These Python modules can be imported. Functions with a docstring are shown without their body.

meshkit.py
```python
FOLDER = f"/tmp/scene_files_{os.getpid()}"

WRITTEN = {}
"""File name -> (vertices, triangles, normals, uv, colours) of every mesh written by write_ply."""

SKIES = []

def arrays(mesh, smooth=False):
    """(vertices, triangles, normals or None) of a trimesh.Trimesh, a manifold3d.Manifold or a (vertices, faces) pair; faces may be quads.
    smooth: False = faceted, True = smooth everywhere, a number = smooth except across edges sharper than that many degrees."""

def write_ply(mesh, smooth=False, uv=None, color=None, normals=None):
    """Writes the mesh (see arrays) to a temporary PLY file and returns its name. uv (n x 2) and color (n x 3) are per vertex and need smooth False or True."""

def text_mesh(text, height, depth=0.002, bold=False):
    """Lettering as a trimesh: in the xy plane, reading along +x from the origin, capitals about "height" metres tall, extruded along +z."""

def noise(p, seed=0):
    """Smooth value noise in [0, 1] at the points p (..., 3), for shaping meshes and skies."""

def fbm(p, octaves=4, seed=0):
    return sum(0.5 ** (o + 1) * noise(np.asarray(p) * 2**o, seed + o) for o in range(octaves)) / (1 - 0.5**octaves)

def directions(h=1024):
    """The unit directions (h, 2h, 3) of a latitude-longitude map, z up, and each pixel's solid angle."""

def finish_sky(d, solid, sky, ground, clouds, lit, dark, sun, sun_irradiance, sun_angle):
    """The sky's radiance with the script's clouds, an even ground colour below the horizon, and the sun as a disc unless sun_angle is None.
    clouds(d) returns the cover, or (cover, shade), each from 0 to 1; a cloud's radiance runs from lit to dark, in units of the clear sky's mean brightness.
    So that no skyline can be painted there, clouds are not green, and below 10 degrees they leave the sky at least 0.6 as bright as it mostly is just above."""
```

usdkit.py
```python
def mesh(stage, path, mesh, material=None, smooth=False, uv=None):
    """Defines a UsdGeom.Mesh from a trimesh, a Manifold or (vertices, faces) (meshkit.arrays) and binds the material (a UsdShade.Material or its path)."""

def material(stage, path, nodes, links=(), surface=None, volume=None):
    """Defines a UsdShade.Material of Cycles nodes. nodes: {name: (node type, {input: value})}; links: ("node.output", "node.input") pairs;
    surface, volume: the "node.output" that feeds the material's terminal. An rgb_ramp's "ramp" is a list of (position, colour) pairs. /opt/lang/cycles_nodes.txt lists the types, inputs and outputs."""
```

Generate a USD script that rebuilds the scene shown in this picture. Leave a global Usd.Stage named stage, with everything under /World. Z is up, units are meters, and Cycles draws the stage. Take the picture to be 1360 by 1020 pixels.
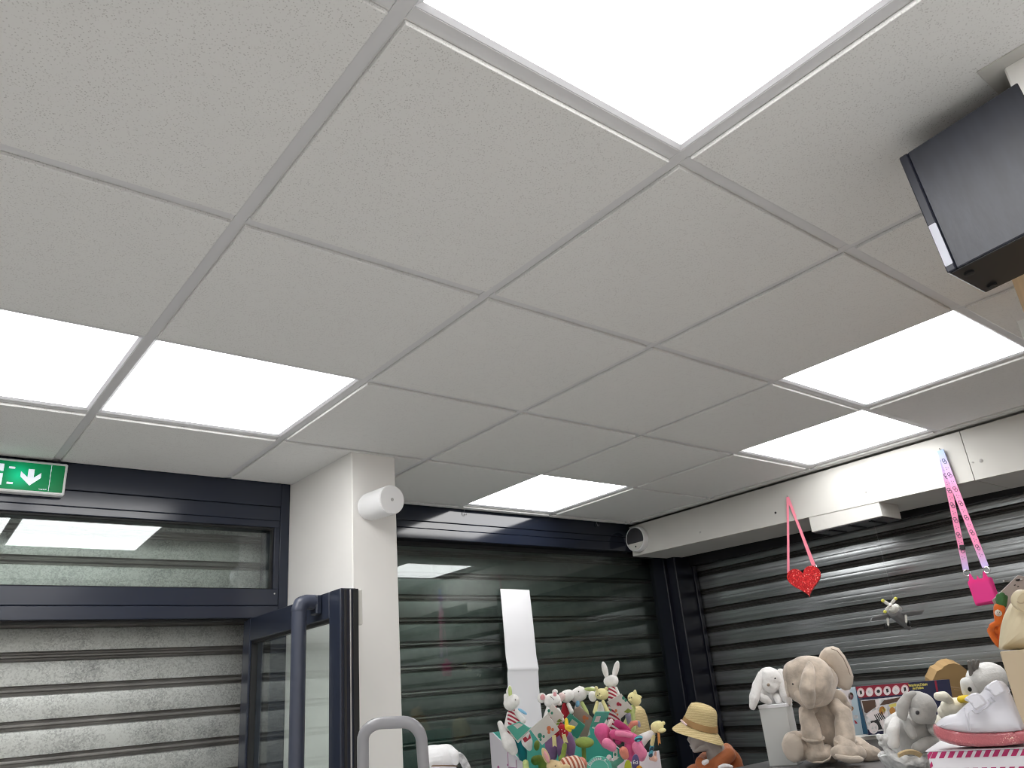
import math, random
import numpy as np, trimesh, manifold3d as m3, usdkit, meshkit
from shapely.geometry import Polygon, Point, box as sbox
from shapely import affinity
from pxr import Usd, UsdGeom, UsdShade, Gf, Sdf

stage = Usd.Stage.CreateInMemory()
UsdGeom.SetStageUpAxis(stage, UsdGeom.Tokens.z)
UsdGeom.SetStageMetersPerUnit(stage, 1.0)
W = '/World'
UsdGeom.Xform.Define(stage, W)
stage.SetDefaultPrim(stage.GetPrimAtPath(W))

# ---------------------------------------------------------------- camera
FPX = 1030.82
C = np.array([-0.44446555, -1.28238467, 1.59507521])
RW = np.array([[0.77850955, -0.62201264, -0.08380433],      # right
               [0.17295912, 0.34097012, -0.92402625],       # down
               [0.60333078, 0.70486854, 0.37303125]])       # forward
RIGHT, UP, FWD = RW[0], -RW[1], RW[2]
cam = UsdGeom.Camera.Define(stage, W + '/camera')
cam.CreateHorizontalApertureAttr(36.0)
cam.CreateVerticalApertureAttr(27.0)
cam.CreateFocalLengthAttr(36.0 * FPX / 1360)
cam.CreateClippingRangeAttr(Gf.Vec2f(0.02, 100))
m = np.eye(4); m[0, :3], m[1, :3], m[2, :3], m[3, :3] = RIGHT, UP, -FWD, C
cam.AddTransformOp().Set(Gf.Matrix4d(*m.ravel().tolist()))
EXPOSURE = 0.37
cam.CreateExposureAttr(EXPOSURE)
LIGHT = 6.8                     # radiance of the LED ceiling panels, the seen and the added ones alike
LIGHT_COLOR = (1.0, 0.995, 0.985)

CEIL = 2.5
T = 0.6


def ray(x, y):
    return RW.T @ np.array([(x - 680) / FPX, (y - 510) / FPX, 1.0])


def P(x, y, d):
    """the point at depth d on the sight line through a point of the photograph"""
    return C + ray(x, y) * d


def on(x, y, axis, val):
    r = ray(x, y)
    return C + r * ((val - C[axis]) / r[axis])


def depth(p):
    return float((np.asarray(p) - C) @ FWD)


# ---------------------------------------------------------------- materials
LOOKS = W + '/Looks'
UsdGeom.Scope.Define(stage, LOOKS)
MATS = {}


def mat(name, color, rough=0.6, metal=0.0, var=0.0, vscale=12, bump=0.0, bscale=60, sheen=0.0, coat=0.0, spec=0.5, emis=0.0, ecol=None, stretch=(1, 1, 1), detail=3, dark=None):
    n = {'p': ('principled_bsdf', dict(base_color=color, roughness=rough, metallic=metal, sheen_weight=sheen, sheen_roughness=0.4, coat_weight=coat, coat_roughness=0.05, specular_ior_level=spec))}
    l = []
    if emis:
        n['p'][1]['emission_strength'] = emis; n['p'][1]['emission_color'] = ecol or color
    if var or bump:
        n['tc'] = ('texture_coordinate', {})
        n['mp'] = ('mapping', {'scale': stretch})
        l.append(('tc.object', 'mp.vector'))
    if var:
        n['n'] = ('noise_texture', {'scale': vscale, 'detail': detail, 'roughness': 0.55})
        c = np.array(color)
        n['r'] = ('rgb_ramp', {'ramp': [(0.3, tuple(c * (1 - var) if dark is None else dark)), (0.7, tuple(np.minimum(c * (1 + var * 0.6), 0.97)))]})
        l += [('mp.vector', 'n.vector'), ('n.fac', 'r.fac'), ('r.color', 'p.base_color')]
    if bump:
        n['bn'] = ('noise_texture', {'scale': bscale, 'detail': 3})
        n['b'] = ('bump', {'strength': bump, 'distance': 0.004})
        l += [('mp.vector', 'bn.vector'), ('bn.fac', 'b.height'), ('b.normal', 'p.normal')]
    MATS[name] = usdkit.material(stage, f'{LOOKS}/{name}', n, l, surface='p.BSDF')
    return MATS[name]


def graph(name, nodes, links, surface='p.BSDF'):
    MATS[name] = usdkit.material(stage, f'{LOOKS}/{name}', nodes, links, surface=surface)


def striped(name, a, b, scale, rot=(0, 0, 0), rough=0.8, width=0.5):
    graph(name, {'tc': ('texture_coordinate', {}), 'mp': ('mapping', {'rotation': rot}),
                 'w': ('wave_texture', {'wave_type': 'bands', 'bands_direction': 'x', 'scale': scale, 'distortion': 0.3, 'detail': 1.0}),
                 'r': ('rgb_ramp', {'ramp': [(width - 0.06, a), (width + 0.06, b)]}),
                 'p': ('principled_bsdf', {'roughness': rough, 'sheen_weight': 0.2})},
          [('tc.object', 'mp.vector'), ('mp.vector', 'w.vector'), ('w.fac', 'r.fac'), ('r.color', 'p.base_color')])


graph('led', {'e': ('emission', {'color': LIGHT_COLOR, 'strength': LIGHT})}, [], 'e.emission')
# mineral-fibre tile: off-white with fine pinholes
graph('tile', {'tc': ('texture_coordinate', {}), 'g': ('geometry', {}),
               'v': ('voronoi_texture', {'scale': 250, 'feature': 'f1', 'randomness': 1.0}),
               'n2': ('noise_texture', {'scale': 60, 'detail': 3}),
               'hole': ('rgb_ramp', {'ramp': [(0.16, (0.0, 0.0, 0.0)), (0.34, (1, 1, 1))]}),
               'r2': ('rgb_ramp', {'ramp': [(0.40, (0.0, 0.0, 0.0)), (0.66, (1, 1, 1))]}),
               'mx': ('mix_color', {'blend_type': 'lighten', 'fac': 1.0}),
               'tone': ('rgb_ramp', {'ramp': [(0.0, (0.55, 0.54, 0.53)), (1.0, (0.79, 0.79, 0.78))]}),
               'b': ('bump', {'strength': 0.25, 'distance': 0.001}),
               'p': ('principled_bsdf', {'roughness': 0.95, 'specular_ior_level': 0.1})},
      [('g.position', 'v.vector'), ('g.position', 'n2.vector'), ('v.distance', 'hole.fac'), ('n2.fac', 'r2.fac'),
       ('hole.color', 'mx.a'), ('r2.color', 'mx.b'), ('mx.result', 'tone.fac'), ('tone.color', 'p.base_color'), ('n2.fac', 'b.height'), ('b.normal', 'p.normal')])
mat('tee', (0.68, 0.68, 0.695), 0.45)
mat('light_frame', (0.62, 0.62, 0.65), 0.5)
mat('white_wall', (0.86, 0.845, 0.82), 0.8, var=0.03, vscale=3, bump=0.1, bscale=90)
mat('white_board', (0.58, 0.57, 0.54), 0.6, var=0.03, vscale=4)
mat('white_plastic', (0.82, 0.82, 0.83), 0.35)
mat('off_white', (0.70, 0.69, 0.65), 0.5)
mat('navy', (0.019, 0.024, 0.040), 0.20, spec=0.5)
mat('navy_gloss', (0.007, 0.010, 0.020), 0.10, spec=0.6, bump=0.02, bscale=4)
mat('navy_post', (0.004, 0.005, 0.012), 0.35)
mat('navy_bar', (0.045, 0.052, 0.078), 0.35)
mat('black_rubber', (0.008, 0.008, 0.009), 0.6)
mat('black', (0.006, 0.006, 0.008), 0.5)
mat('gasket_grey', (0.42, 0.41, 0.40), 0.5)
mat('tube_grey', (0.30, 0.30, 0.32), 0.32, coat=0.3)
mat('floor_vinyl', (0.715, 0.705, 0.69), 0.45, var=0.1, vscale=5)
mat('warm_wall', (0.80, 0.78, 0.75), 0.8)
mat('wood', (0.70, 0.50, 0.30), 0.5, var=0.12, vscale=6, stretch=(8, 8, 1), bump=0.05)
mat('speaker_navy', (0.008, 0.010, 0.022), 0.45)
mat('speaker_vinyl', (0.019, 0.022, 0.034), 0.42, var=0.22, vscale=5, stretch=(10, 10, 2.5), bump=0.1, bscale=14)
mat('speaker_black', (0.006, 0.006, 0.007), 0.5)
mat('chrome', (0.75, 0.75, 0.77), 0.18, metal=1.0)
mat('dark_metal', (0.10, 0.10, 0.11), 0.4, metal=0.6)
mat('paper', (0.80, 0.80, 0.83), 0.8)
mat('card_white', (0.80, 0.78, 0.76), 0.6)


def galvanised(name, dark, light, rough, scale, metal, streak, stretch, bstr, spangle=0.45):
    graph(name, {'g': ('geometry', {}), 'v': ('voronoi_texture', {'scale': scale, 'randomness': 1.0}), 'sc': ('separate_color', {}),
                 'mp': ('mapping', {'scale': stretch}), 'n': ('noise_texture', {'scale': streak, 'detail': 5, 'roughness': 0.6}),
                 'a': ('math', {'math_type': 'multiply_add', 'value2': spangle}),
                 'r': ('rgb_ramp', {'ramp': [(0.25, dark), (0.85, light)]}),
                 'rr': ('math', {'math_type': 'multiply_add', 'value2': 0.18, 'value3': rough}),
                 'b': ('bump', {'strength': bstr, 'distance': 0.002}),
                 'p': ('principled_bsdf', {'metallic': metal})},
          [('g.position', 'v.vector'), ('v.color', 'sc.color'), ('g.position', 'mp.vector'), ('mp.vector', 'n.vector'), ('sc.r', 'a.value1'), ('n.fac', 'a.value3'),
           ('a.value', 'r.fac'), ('r.color', 'p.base_color'), ('n.fac', 'rr.value1'), ('rr.value', 'p.roughness'), ('n.fac', 'b.height'), ('b.normal', 'p.normal')])


galvanised('galv_spangle', (0.25, 0.26, 0.255), (0.58, 0.60, 0.58), 0.42, 210, 0.75, 9, (1, 1, 1), 0.25)
galvanised('galv_dark', (0.095, 0.108, 0.102), (0.19, 0.212, 0.203), 0.40, 45, 0.6, 4, (1, 1, 1), 0.03, 0.12)
galvanised('galv_streak', (0.36, 0.375, 0.38), (0.44, 0.46, 0.47), 0.16, 20, 0.92, 7, (1, 0.05, 5), 0.015, 0.04)
mat('shaded_hinge', (0.085, 0.083, 0.078), 0.42, metal=0.55, var=0.25, vscale=9)  # joint steel with the groove shadow put into its colour
mat('shaded_hinge_pale', (0.27, 0.262, 0.25), 0.42, metal=0.55, var=0.2, vscale=9)
mat('shaded_hinge_mid', (0.15, 0.148, 0.138), 0.38, metal=0.55, var=0.2, vscale=9)
# clear panes: transmission plus Schlick reflection, alike from both sides
for nm, tint, r0 in (('pane_glass', (0.93, 0.96, 0.945), 0.065), ('door_glass', (0.93, 0.96, 0.95), 0.03), ('window_glass', (0.86, 0.90, 0.88), 0.05)):
    graph(nm, {'t': ('transparent_bsdf', {'color': tint}), 'g': ('glossy_bsdf', {'color': (0.96, 0.98, 1.0), 'roughness': 0.0}),
               'f': ('layer_weight', {'blend': 0.5}), 'pw': ('math', {'math_type': 'power', 'value2': 5.0}),
               'ma': ('math', {'math_type': 'multiply_add', 'value2': 0.8, 'value3': r0}), 'm': ('mix_closure', {})},
          [('f.facing', 'pw.value1'), ('pw.value', 'ma.value1'), ('ma.value', 'm.fac'), ('t.BSDF', 'm.closure1'), ('g.BSDF', 'm.closure2')], 'm.closure')


# ---------------------------------------------------------------- prims
used = {}


def uname(parent, name):
    k = (parent, name)
    n = used.get(k, 0); used[k] = n + 1
    return name if n == 0 else f'{name}_{n:03d}'


def tag(prim, label=None, cat=None, group=None, kind=None):
    for k, v in (('label', label), ('category', cat), ('group', group), ('kind', kind)):
        if v:
            prim.SetCustomDataByKey(k, v)
    return prim


class Thing:
    """An Xform directly under /World; meshes are given in world coordinates."""
    def __init__(self, name, label=None, cat=None, loc=(0, 0, 0), group=None, kind=None):
        self.path = f'{W}/{uname(W, name)}'
        self.loc = np.array(loc, float)
        x = UsdGeom.Xform.Define(stage, self.path)
        x.AddTranslateOp().Set(Gf.Vec3d(*self.loc.tolist()))
        self.prim = tag(x.GetPrim(), label, cat, group, kind)

    def part(self, name, mesh, material, smooth=30, parent=None, label=None, kind=None):
        base = parent or self.path
        path = f'{base}/{uname(base, name)}'
        v, f, _ = meshkit.arrays(mesh, False)
        p = usdkit.mesh(stage, path, trimesh.Trimesh(v - self.loc, f, process=False), MATS[material], smooth=smooth).GetPrim()
        tag(p, label, kind=kind)
        return path


def single(name, mesh, material, label=None, cat=None, smooth=30, group=None, kind=None):
    v, f, _ = meshkit.arrays(mesh, False)
    loc = v.mean(0)
    path = f'{W}/{uname(W, name)}'
    p = usdkit.mesh(stage, path, trimesh.Trimesh(v - loc, f, process=False), MATS[material], smooth=smooth)
    p.AddTranslateOp().Set(Gf.Vec3d(*loc.tolist()))
    return tag(p.GetPrim(), label, cat, group, kind)


# ---------------------------------------------------------------- mesh helpers
def hull(pts):
    h = trimesh.convex.convex_hull(np.asarray(pts, float))
    return h


def bx(x0, y0, z0, x1, y1, z1, b=0.0015):
    lo, hi = np.minimum((x0, y0, z0), (x1, y1, z1)), np.maximum((x0, y0, z0), (x1, y1, z1))
    b = min(b, *(0.45 * (hi - lo)))
    pts = []
    for i in (0, 1):
        for j in (0, 1):
            for k in (0, 1):
                c = np.where([i, j, k], hi, lo); s = np.where([i, j, k], -1, 1) * b
                pts += [c + s * (0, 1, 1), c + s * (1, 0, 1), c + s * (1, 1, 0)]
    return hull(pts)


def obox(center, size, axes, b=0.0015):
    """box with half-axes along the rows of axes"""
    s = np.array(size) / 2
    m_ = bx(*-s, *s, b)
    return trimesh.Trimesh(m_.vertices @ np.asarray(axes) + center, m_.faces, process=False)


def cat(*ms):
    return trimesh.util.concatenate([trimesh.Trimesh(*meshkit.arrays(q)[:2], process=False) for q in ms])


def unit(v):
    v = np.asarray(v, float); return v / np.linalg.norm(v)


def frame(n, up=(0, 0, 1)):
    n = unit(n)
    u = np.cross(up, n)
    u = unit(u) if np.linalg.norm(u) > 1e-6 else np.array([1.0, 0, 0])
    return u, np.cross(n, u), n


def tube(pts, r, seg=10, closed=False):
    pts = np.asarray(pts, float); n = len(pts)
    r = np.broadcast_to(r, n)
    tg = np.gradient(pts, axis=0)
    if closed:
        tg = np.roll(pts, -1, 0) - np.roll(pts, 1, 0)
    u, v, _ = frame(tg[0], (0, 0, 1) if abs(unit(tg[0])[2]) < 0.95 else (1, 0, 0))
    rings = []
    for i in range(n):
        t = unit(tg[i]); u = unit(u - t * (u @ t)); v = np.cross(t, u)
        a = np.arange(seg) / seg * 2 * np.pi
        rings.append(pts[i] + r[i] * (np.cos(a)[:, None] * u + np.sin(a)[:, None] * v))
    V = np.concatenate(rings); F = []
    for i in range(n if closed else n - 1):
        j = (i + 1) % n
        for k in range(seg):
            l = (k + 1) % seg
            F += [(i * seg + k, i * seg + l, j * seg + l), (i * seg + k, j * seg + l, j * seg + k)]
    if not closed:
        c0, c1 = len(V), len(V) + 1
        V = np.vstack([V, pts[0], pts[-1]])
        for k in range(seg):
            l = (k + 1) % seg
            F += [(c0, l, k), (c1, (n - 1) * seg + k, (n - 1) * seg + l)]
    return trimesh.Trimesh(V, F, process=False)


def ribbon(pts, width_dir, w, t=0.0012):
    """a strap: a flat band of width w along pts"""
    pts = np.asarray(pts, float); wd = unit(width_dir); V, F = [], []
    tg = np.gradient(pts, axis=0)
    for i, p in enumerate(pts):
        n = unit(np.cross(unit(tg[i]), wd)); wi = np.cross(n, unit(tg[i]))
        for a, b in ((-1, -1), (1, -1), (1, 1), (-1, 1)):
            V.append(p + wi * a * w / 2 + n * b * t / 2)
    for i in range(len(pts) - 1):
        for k in range(4):
            l = (k + 1) % 4
            F += [(i * 4 + k, i * 4 + l, i * 4 + 4 + l), (i * 4 + k, i * 4 + 4 + l, i * 4 + 4 + k)]
    e = (len(pts) - 1) * 4
    F += [(0, 2, 1), (0, 3, 2), (e, e + 1, e + 2), (e, e + 2, e + 3)]
    return trimesh.Trimesh(V, F, process=False)


def lathe(profile, origin, axis, seg=32, squash=(1, 1), up=(0, 0, 1), wob=None):
    """profile: (radius, height) from one end to the other; closed at both ends"""
    u, v, n = frame(axis, up)
    a = np.arange(seg) / seg * 2 * np.pi
    V, F = [], []
    for r, h in profile:
        hh = h + (wob(r, a) if wob else 0) * np.ones(seg)
        V.append(origin + r * (np.cos(a)[:, None] * u * squash[0] + np.sin(a)[:, None] * v * squash[1]) + hh[:, None] * n)
    V = np.concatenate(V); k = len(profile)
    for i in range(k - 1):
        for j in range(seg):
            l = (j + 1) % seg
            F += [(i * seg + j, i * seg + l, i * seg + seg + l), (i * seg + j, i * seg + seg + l, i * seg + seg + j)]
    c0, c1 = len(V), len(V) + 1
    V = np.vstack([V, V[:seg].mean(0), V[-seg:].mean(0)])
    for j in range(seg):
        l = (j + 1) % seg
        F += [(c0, l, j), (c1, (k - 1) * seg + j, (k - 1) * seg + l)]
    return trimesh.Trimesh(V, F, process=False)


def slab(poly, origin, u, v, n, t):
    """extrude a shapely polygon given in the plane (u, v) by t along n"""
    geoms = list(getattr(poly, 'geoms', [poly]))
    e = cat(*[trimesh.creation.extrude_polygon(g, abs(t), engine='earcut') for g in geoms if g.area > 1e-12])
    B = np.array([u, v, n])
    if t < 0:
        e.vertices[:, 2] -= abs(t)
    f = e.faces if np.linalg.det(B) > 0 else e.faces[:, ::-1]
    return trimesh.Trimesh(np.asarray(origin) + e.vertices @ B, f, process=False)


def prism_px(px, origin, normal, t, round_px=0):
    """outline given in photograph points, projected onto the plane through origin; thickness t along normal"""
    u, v, n = frame(normal)
    q = []
    for x, y in px:
        r = ray(x, y); p = C + r * (((origin - C) @ n) / (r @ n))
        q.append(((p - origin) @ u, (p - origin) @ v))
    poly = Polygon(q).buffer(0)
    if round_px:
        s = round_px * depth(origin) / FPX
        poly = poly.buffer(-s).buffer(s, quad_segs=6)
    return slab(poly, origin, u, v, n, t)


def ball(p, r, seg=20):
    return m3.Manifold.sphere(float(r), seg).translate([float(x) for x in p])


def ellipsoid(c, axes, radii, sub=3):
    s = trimesh.creation.icosphere(subdivisions=sub)
    return trimesh.Trimesh(c + (s.vertices * radii) @ np.asarray(axes), s.faces, process=False)


def soft(chains, res=0.5, it=10, seg=20, noise=0.0, nscale=40, seed=0):
    """one continuous skin around chains of spheres (world points, radii)"""
    out = m3.Manifold(); rmin = 1
    for ch in chains:
        bs = [ball(p, r, seg) for p, r in ch]
        rmin = min(rmin, min(r for _, r in ch))
        if len(bs) == 1:
            out = out + bs[0]
        for a, b in zip(bs, bs[1:]):
            out = out + m3.Manifold.batch_hull([a, b])
    out = out.refine_to_length(max(rmin * res, 0.003))
    mm = out.to_mesh()
    t = trimesh.Trimesh(mm.vert_properties[:, :3], mm.tri_verts, process=False)
    t.merge_vertices()
    trimesh.smoothing.filter_taubin(t, iterations=it)
    if noise:
        nrm = t.vertex_normals
        t.vertices = t.vertices + nrm * (noise * (meshkit.fbm(t.vertices * nscale + 50, 3, seed) - 0.5)[:, None])
    return t


class Toy(Thing):
    """A thing whose shapes are written as photograph points at a distance d from the camera; radii in photograph points too."""
    def __init__(self, name, label, category, base, d, group=None):
        self.d = d
        super().__init__(name, label, category, P(base[0], base[1], d), group)

    def s(self, dd=0):
        return (self.d + dd) / FPX

    def chain(self, pts):
        return [(P(x, y, self.d + dd), r * self.s(dd)) for x, y, dd, r in pts]

    def blob(self, name, mt, chains, parent=None, label=None, **kw):
        return self.part(name, soft([self.chain(c) for c in chains], **kw), mt, smooth=True, parent=parent, label=label)

    def ell(self, name, mt, x, y, dd, rx, ry, rz, rot=0, yaw=0, parent=None, label=None, sub=3):
        """ellipsoid: rx, ry, rz in photograph points, rot turns it in the picture plane, yaw about its own upright"""
        a = math.radians(rot)
        u = RIGHT * math.cos(a) + UP * math.sin(a); v = -RIGHT * math.sin(a) + UP * math.cos(a)
        b = math.radians(yaw)
        u, w = u * math.cos(b) + FWD * math.sin(b), FWD * math.cos(b) - u * math.sin(b)
        k = self.s(dd)
        return self.part(name, ellipsoid(P(x, y, self.d + dd), np.array([u, v, w]), np.array([rx, ry, rz]) * k, sub), mt, smooth=True, parent=parent, label=label)

    def flat(self, name, mt, px, dd, t=0.001, normal=None, parent=None, label=None, round_px=0):
        o = P(*np.mean(px, 0), self.d + dd)
        return self.part(name, prism_px(px, o, -FWD if normal is None else normal, t, round_px), mt, smooth=25, parent=parent, label=label)


def circle_px(x, y, r, n=20, ry=None):
    return [(x + r * math.cos(a), y + (ry or r) * math.sin(a)) for a in np.arange(n) / n * 2 * np.pi]

# ================================================================ the room
X0, X1, Y0, YL, YR = -3.0, 3.06, -4.2, 1.73, 1.86
H = 0.008                                             # tiles hang this far below the grid
ceil = Thing('ceiling', 'suspended ceiling of square speckled white tiles in a grey metal grid', kind='structure')
LIGHTS = {(0, 1): 'large glowing square LED panel cut off by the top edge, nearest the camera',
          (0, -2): 'glowing LED ceiling panel on the left whose whole outline shows, left of the white column',
          (-1, -2): 'glowing LED ceiling panel cut off by the left edge of the picture',
          (3, 0): 'glowing LED ceiling panel on the right, upper of the two right of the beam end',
          (4, -1): 'glowing LED ceiling panel touching the white beam above the heart bag',
          (3, -3): 'glowing LED ceiling panel in front of the navy header, over the shop window',
          (-3, 0): 'added unseen LED ceiling panel over the left part of the shop, outside the picture',  # from here on unseen panels, added for more bounce light
          (-4, 0): 'added unseen LED ceiling panel near the left wall of the shop, outside the picture',
          (-3, 3): 'added unseen LED ceiling panel behind the camera on the left, front one',
          (-3, 6): 'added unseen LED ceiling panel behind the camera on the left, rear one',
          (0, 4): 'added unseen LED ceiling panel behind the camera in the middle, front one',
          (0, 6): 'added unseen LED ceiling panel behind the camera in the middle, rear one',
          (-2, 4): 'added unseen LED ceiling panel behind the camera, left of the middle',
          (3, 3): 'added unseen LED ceiling panel behind the camera on the right, front one',
          (3, 6): 'added unseen LED ceiling panel behind the camera on the right, rear one'}
SPK_COL = (0.876, 1.35, -1.45, -1.06)


def tile_mesh(x0, x1, y0, y1):
    """a tegular tile: face dropped below the grid with a small bevel, thicker core above"""
    e, z = 0.0145, CEIL - H
    p = []
    for zz, k in ((z, e + 0.0015), (z + 0.0015, e), (CEIL, e)):
        p += [(x0 + k, y0 + k, zz), (x1 - k, y0 + k, zz), (x1 - k, y1 - k, zz), (x0 + k, y1 - k, zz)]
    k = 0.006
    q = [(x0 + k, y0 + k, CEIL + 0.001), (x1 - k, y0 + k, CEIL + 0.001), (x1 - k, y1 - k, CEIL + 0.001), (x0 + k, y1 - k, CEIL + 0.001)]
    q += [(a, b, CEIL + 0.012) for a, b, _ in q]
    return cat(hull(p), hull(q))


for i in range(-5, 6):
    for j in range(-4, 7):
        x0, x1 = max(i * T, X0), min((i + 1) * T, X1)
        y1, y0 = -j * T, -(j + 1) * T                          # index j runs towards the back of the shop
        yf = YR if x0 >= 0.85 else YL + 0.0
        y1 = min(y1, yf); y0 = max(y0, Y0)
        if x1 - x0 < 0.05 or y1 - y0 < 0.035 or (i, j) in LIGHTS:
            continue
        ceil.part('ceiling_tile', tile_mesh(x0, x1, y0, y1), 'tile', smooth=False)
for i in range(-4, 6):                                          # grid: main runners, then short cross tees
    x = i * T
    if x < X1 - 0.02:
        ceil.part('main_runner', cat(bx(x - 0.012, Y0, CEIL, x + 0.012, YR, CEIL + 0.004, 0.0008), bx(x - 0.003, Y0, CEIL + 0.004, x + 0.003, YR, CEIL + 0.04)), 'tee', smooth=False)
for j in range(-2, 7):
    y = -j * T
    for i in range(-5, 6):
        x0, x1 = max(i * T, X0) + 0.0125, min((i + 1) * T, X1) - 0.0125
        if x1 - x0 > 0.03 and not (j == -3):
            ceil.part('cross_tee', bx(x0, y - 0.012, CEIL, x1, y + 0.012, CEIL + 0.003, 0.0006), 'tee', smooth=False)
# wall angles around the edge
for a in ((X0, YL - 0.022, 0.86, YL), (1.07, YR - 0.022, X1, YR), (X1 - 0.03, -2.4, X1, YR - 0.022)):
    ceil.part('wall_angle', bx(a[0], a[1], CEIL - 0.0015 - (H if a[0] > 3 else 0), a[2], a[3], CEIL + 0.002, 0.0005), 'tee', smooth=False)
ceil.part('slab_above', bx(X0 - 0.2, Y0 - 0.2, CEIL + 0.08, X1 + 0.9, YR + 0.5, CEIL + 0.12), 'off_white')

first = None
for (i, j), lab in LIGHTS.items():
    if first is None:
        t = Thing('ceiling_light', lab, 'ceiling light', ((i + 0.5) * T, -(j + 0.5) * T, CEIL), 'square LED panels in the ceiling grid')
        cx, cy = t.loc[:2]; o, w = 0.2985, 0.277
        fr = []
        for s in (-1, 1):
            fr += [hull([(cx + s * a, cy + b * (a if c else 1), z) for a, z, c in ((o, CEIL + 0.0006, 1), (o - 0.012, CEIL + 0.0006, 1), (w, CEIL + 0.006, 1), (o, CEIL + 0.012, 1)) for b in (-1, 1)]),
                   hull([(cx + b * a, cy + s * a, z) for a, z in ((o, CEIL + 0.0006), (o - 0.012, CEIL + 0.0006), (w, CEIL + 0.006), (o, CEIL + 0.012)) for b in (-1, 1)])]
        t.part('frame', cat(*fr), 'light_frame', smooth=False)
        t.part('diffuser', bx(cx - w - 0.001, cy - w - 0.001, CEIL + 0.005, cx + w + 0.001, cy + w + 0.001, CEIL + 0.008, 0.0002), 'led', smooth=False)
        first = t
    else:
        x = UsdGeom.Xform.Define(stage, f'{W}/{uname(W, "ceiling_light")}')
        x.GetPrim().GetReferences().AddInternalReference(first.path)
        op = [o_ for o_ in x.GetOrderedXformOps()]
        (op[0] if op else x.AddTranslateOp()).Set(Gf.Vec3d((i + 0.5) * T, -(j + 0.5) * T, CEIL))
        x.GetPrim().SetInstanceable(True)
        tag(x.GetPrim(), lab, 'ceiling light', 'square LED panels in the ceiling grid')

single('floor', bx(X0 - 0.2, Y0 - 0.2, -0.1, X1 + 0.9, YR + 0.6, 0.0), 'floor_vinyl', 'warm grey-beige shop floor', kind='structure')
single('wall_back', bx(X0 - 0.2, Y0 - 0.2, 0, X1 + 0.9, Y0, CEIL + 0.08), 'warm_wall', 'warm beige back wall of the shop', kind='structure')
single('wall_left', bx(X0 - 0.2, Y0, 0, X0, YR + 0.6, CEIL + 0.08), 'warm_wall', 'beige left wall of the shop', kind='structure')
single('wall_right', bx(3.74, Y0, 0, 3.9, YR + 0.6, CEIL + 0.08), 'off_white', 'masonry right wall behind the roller shutter', kind='structure')
single('wall_front', bx(X0 - 0.2, 2.2, 0, 3.9, 2.3, CEIL + 0.08), 'black', 'dark street side behind the front shutters', kind='structure')

# white column between door and shop window
single('column', hull([(x, y, z) for x, y in ((0.886, 1.22), (0.882, 1.224), (1.064, 1.22), (1.068, 1.224), (1.068, 2.0), (0.868, 1.735), (0.868, 2.0)) for z in (0, CEIL + 0.004)]), 'white_wall', 'white painted square column between the door and the shop window', 'column', kind='structure')
# white column in the upper right corner carrying the speaker
cx0, cx1, cy0, cy1 = SPK_COL
c2 = Thing('column', 'white column at the upper right edge that carries the speaker', 'column', (1.1, -1.2, 0), kind='structure')
c2.part('shaft', bx(cx0, cy0, 0, cx1, cy1, CEIL - H, 0.003), 'white_wall')
c2.part('ceiling_collar', bx(cx0 - 0.03, cy0, CEIL - H - 0.002, cx1, cy1 + 0.03, CEIL - H + 0.001, 0.0004), 'white_board')

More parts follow.
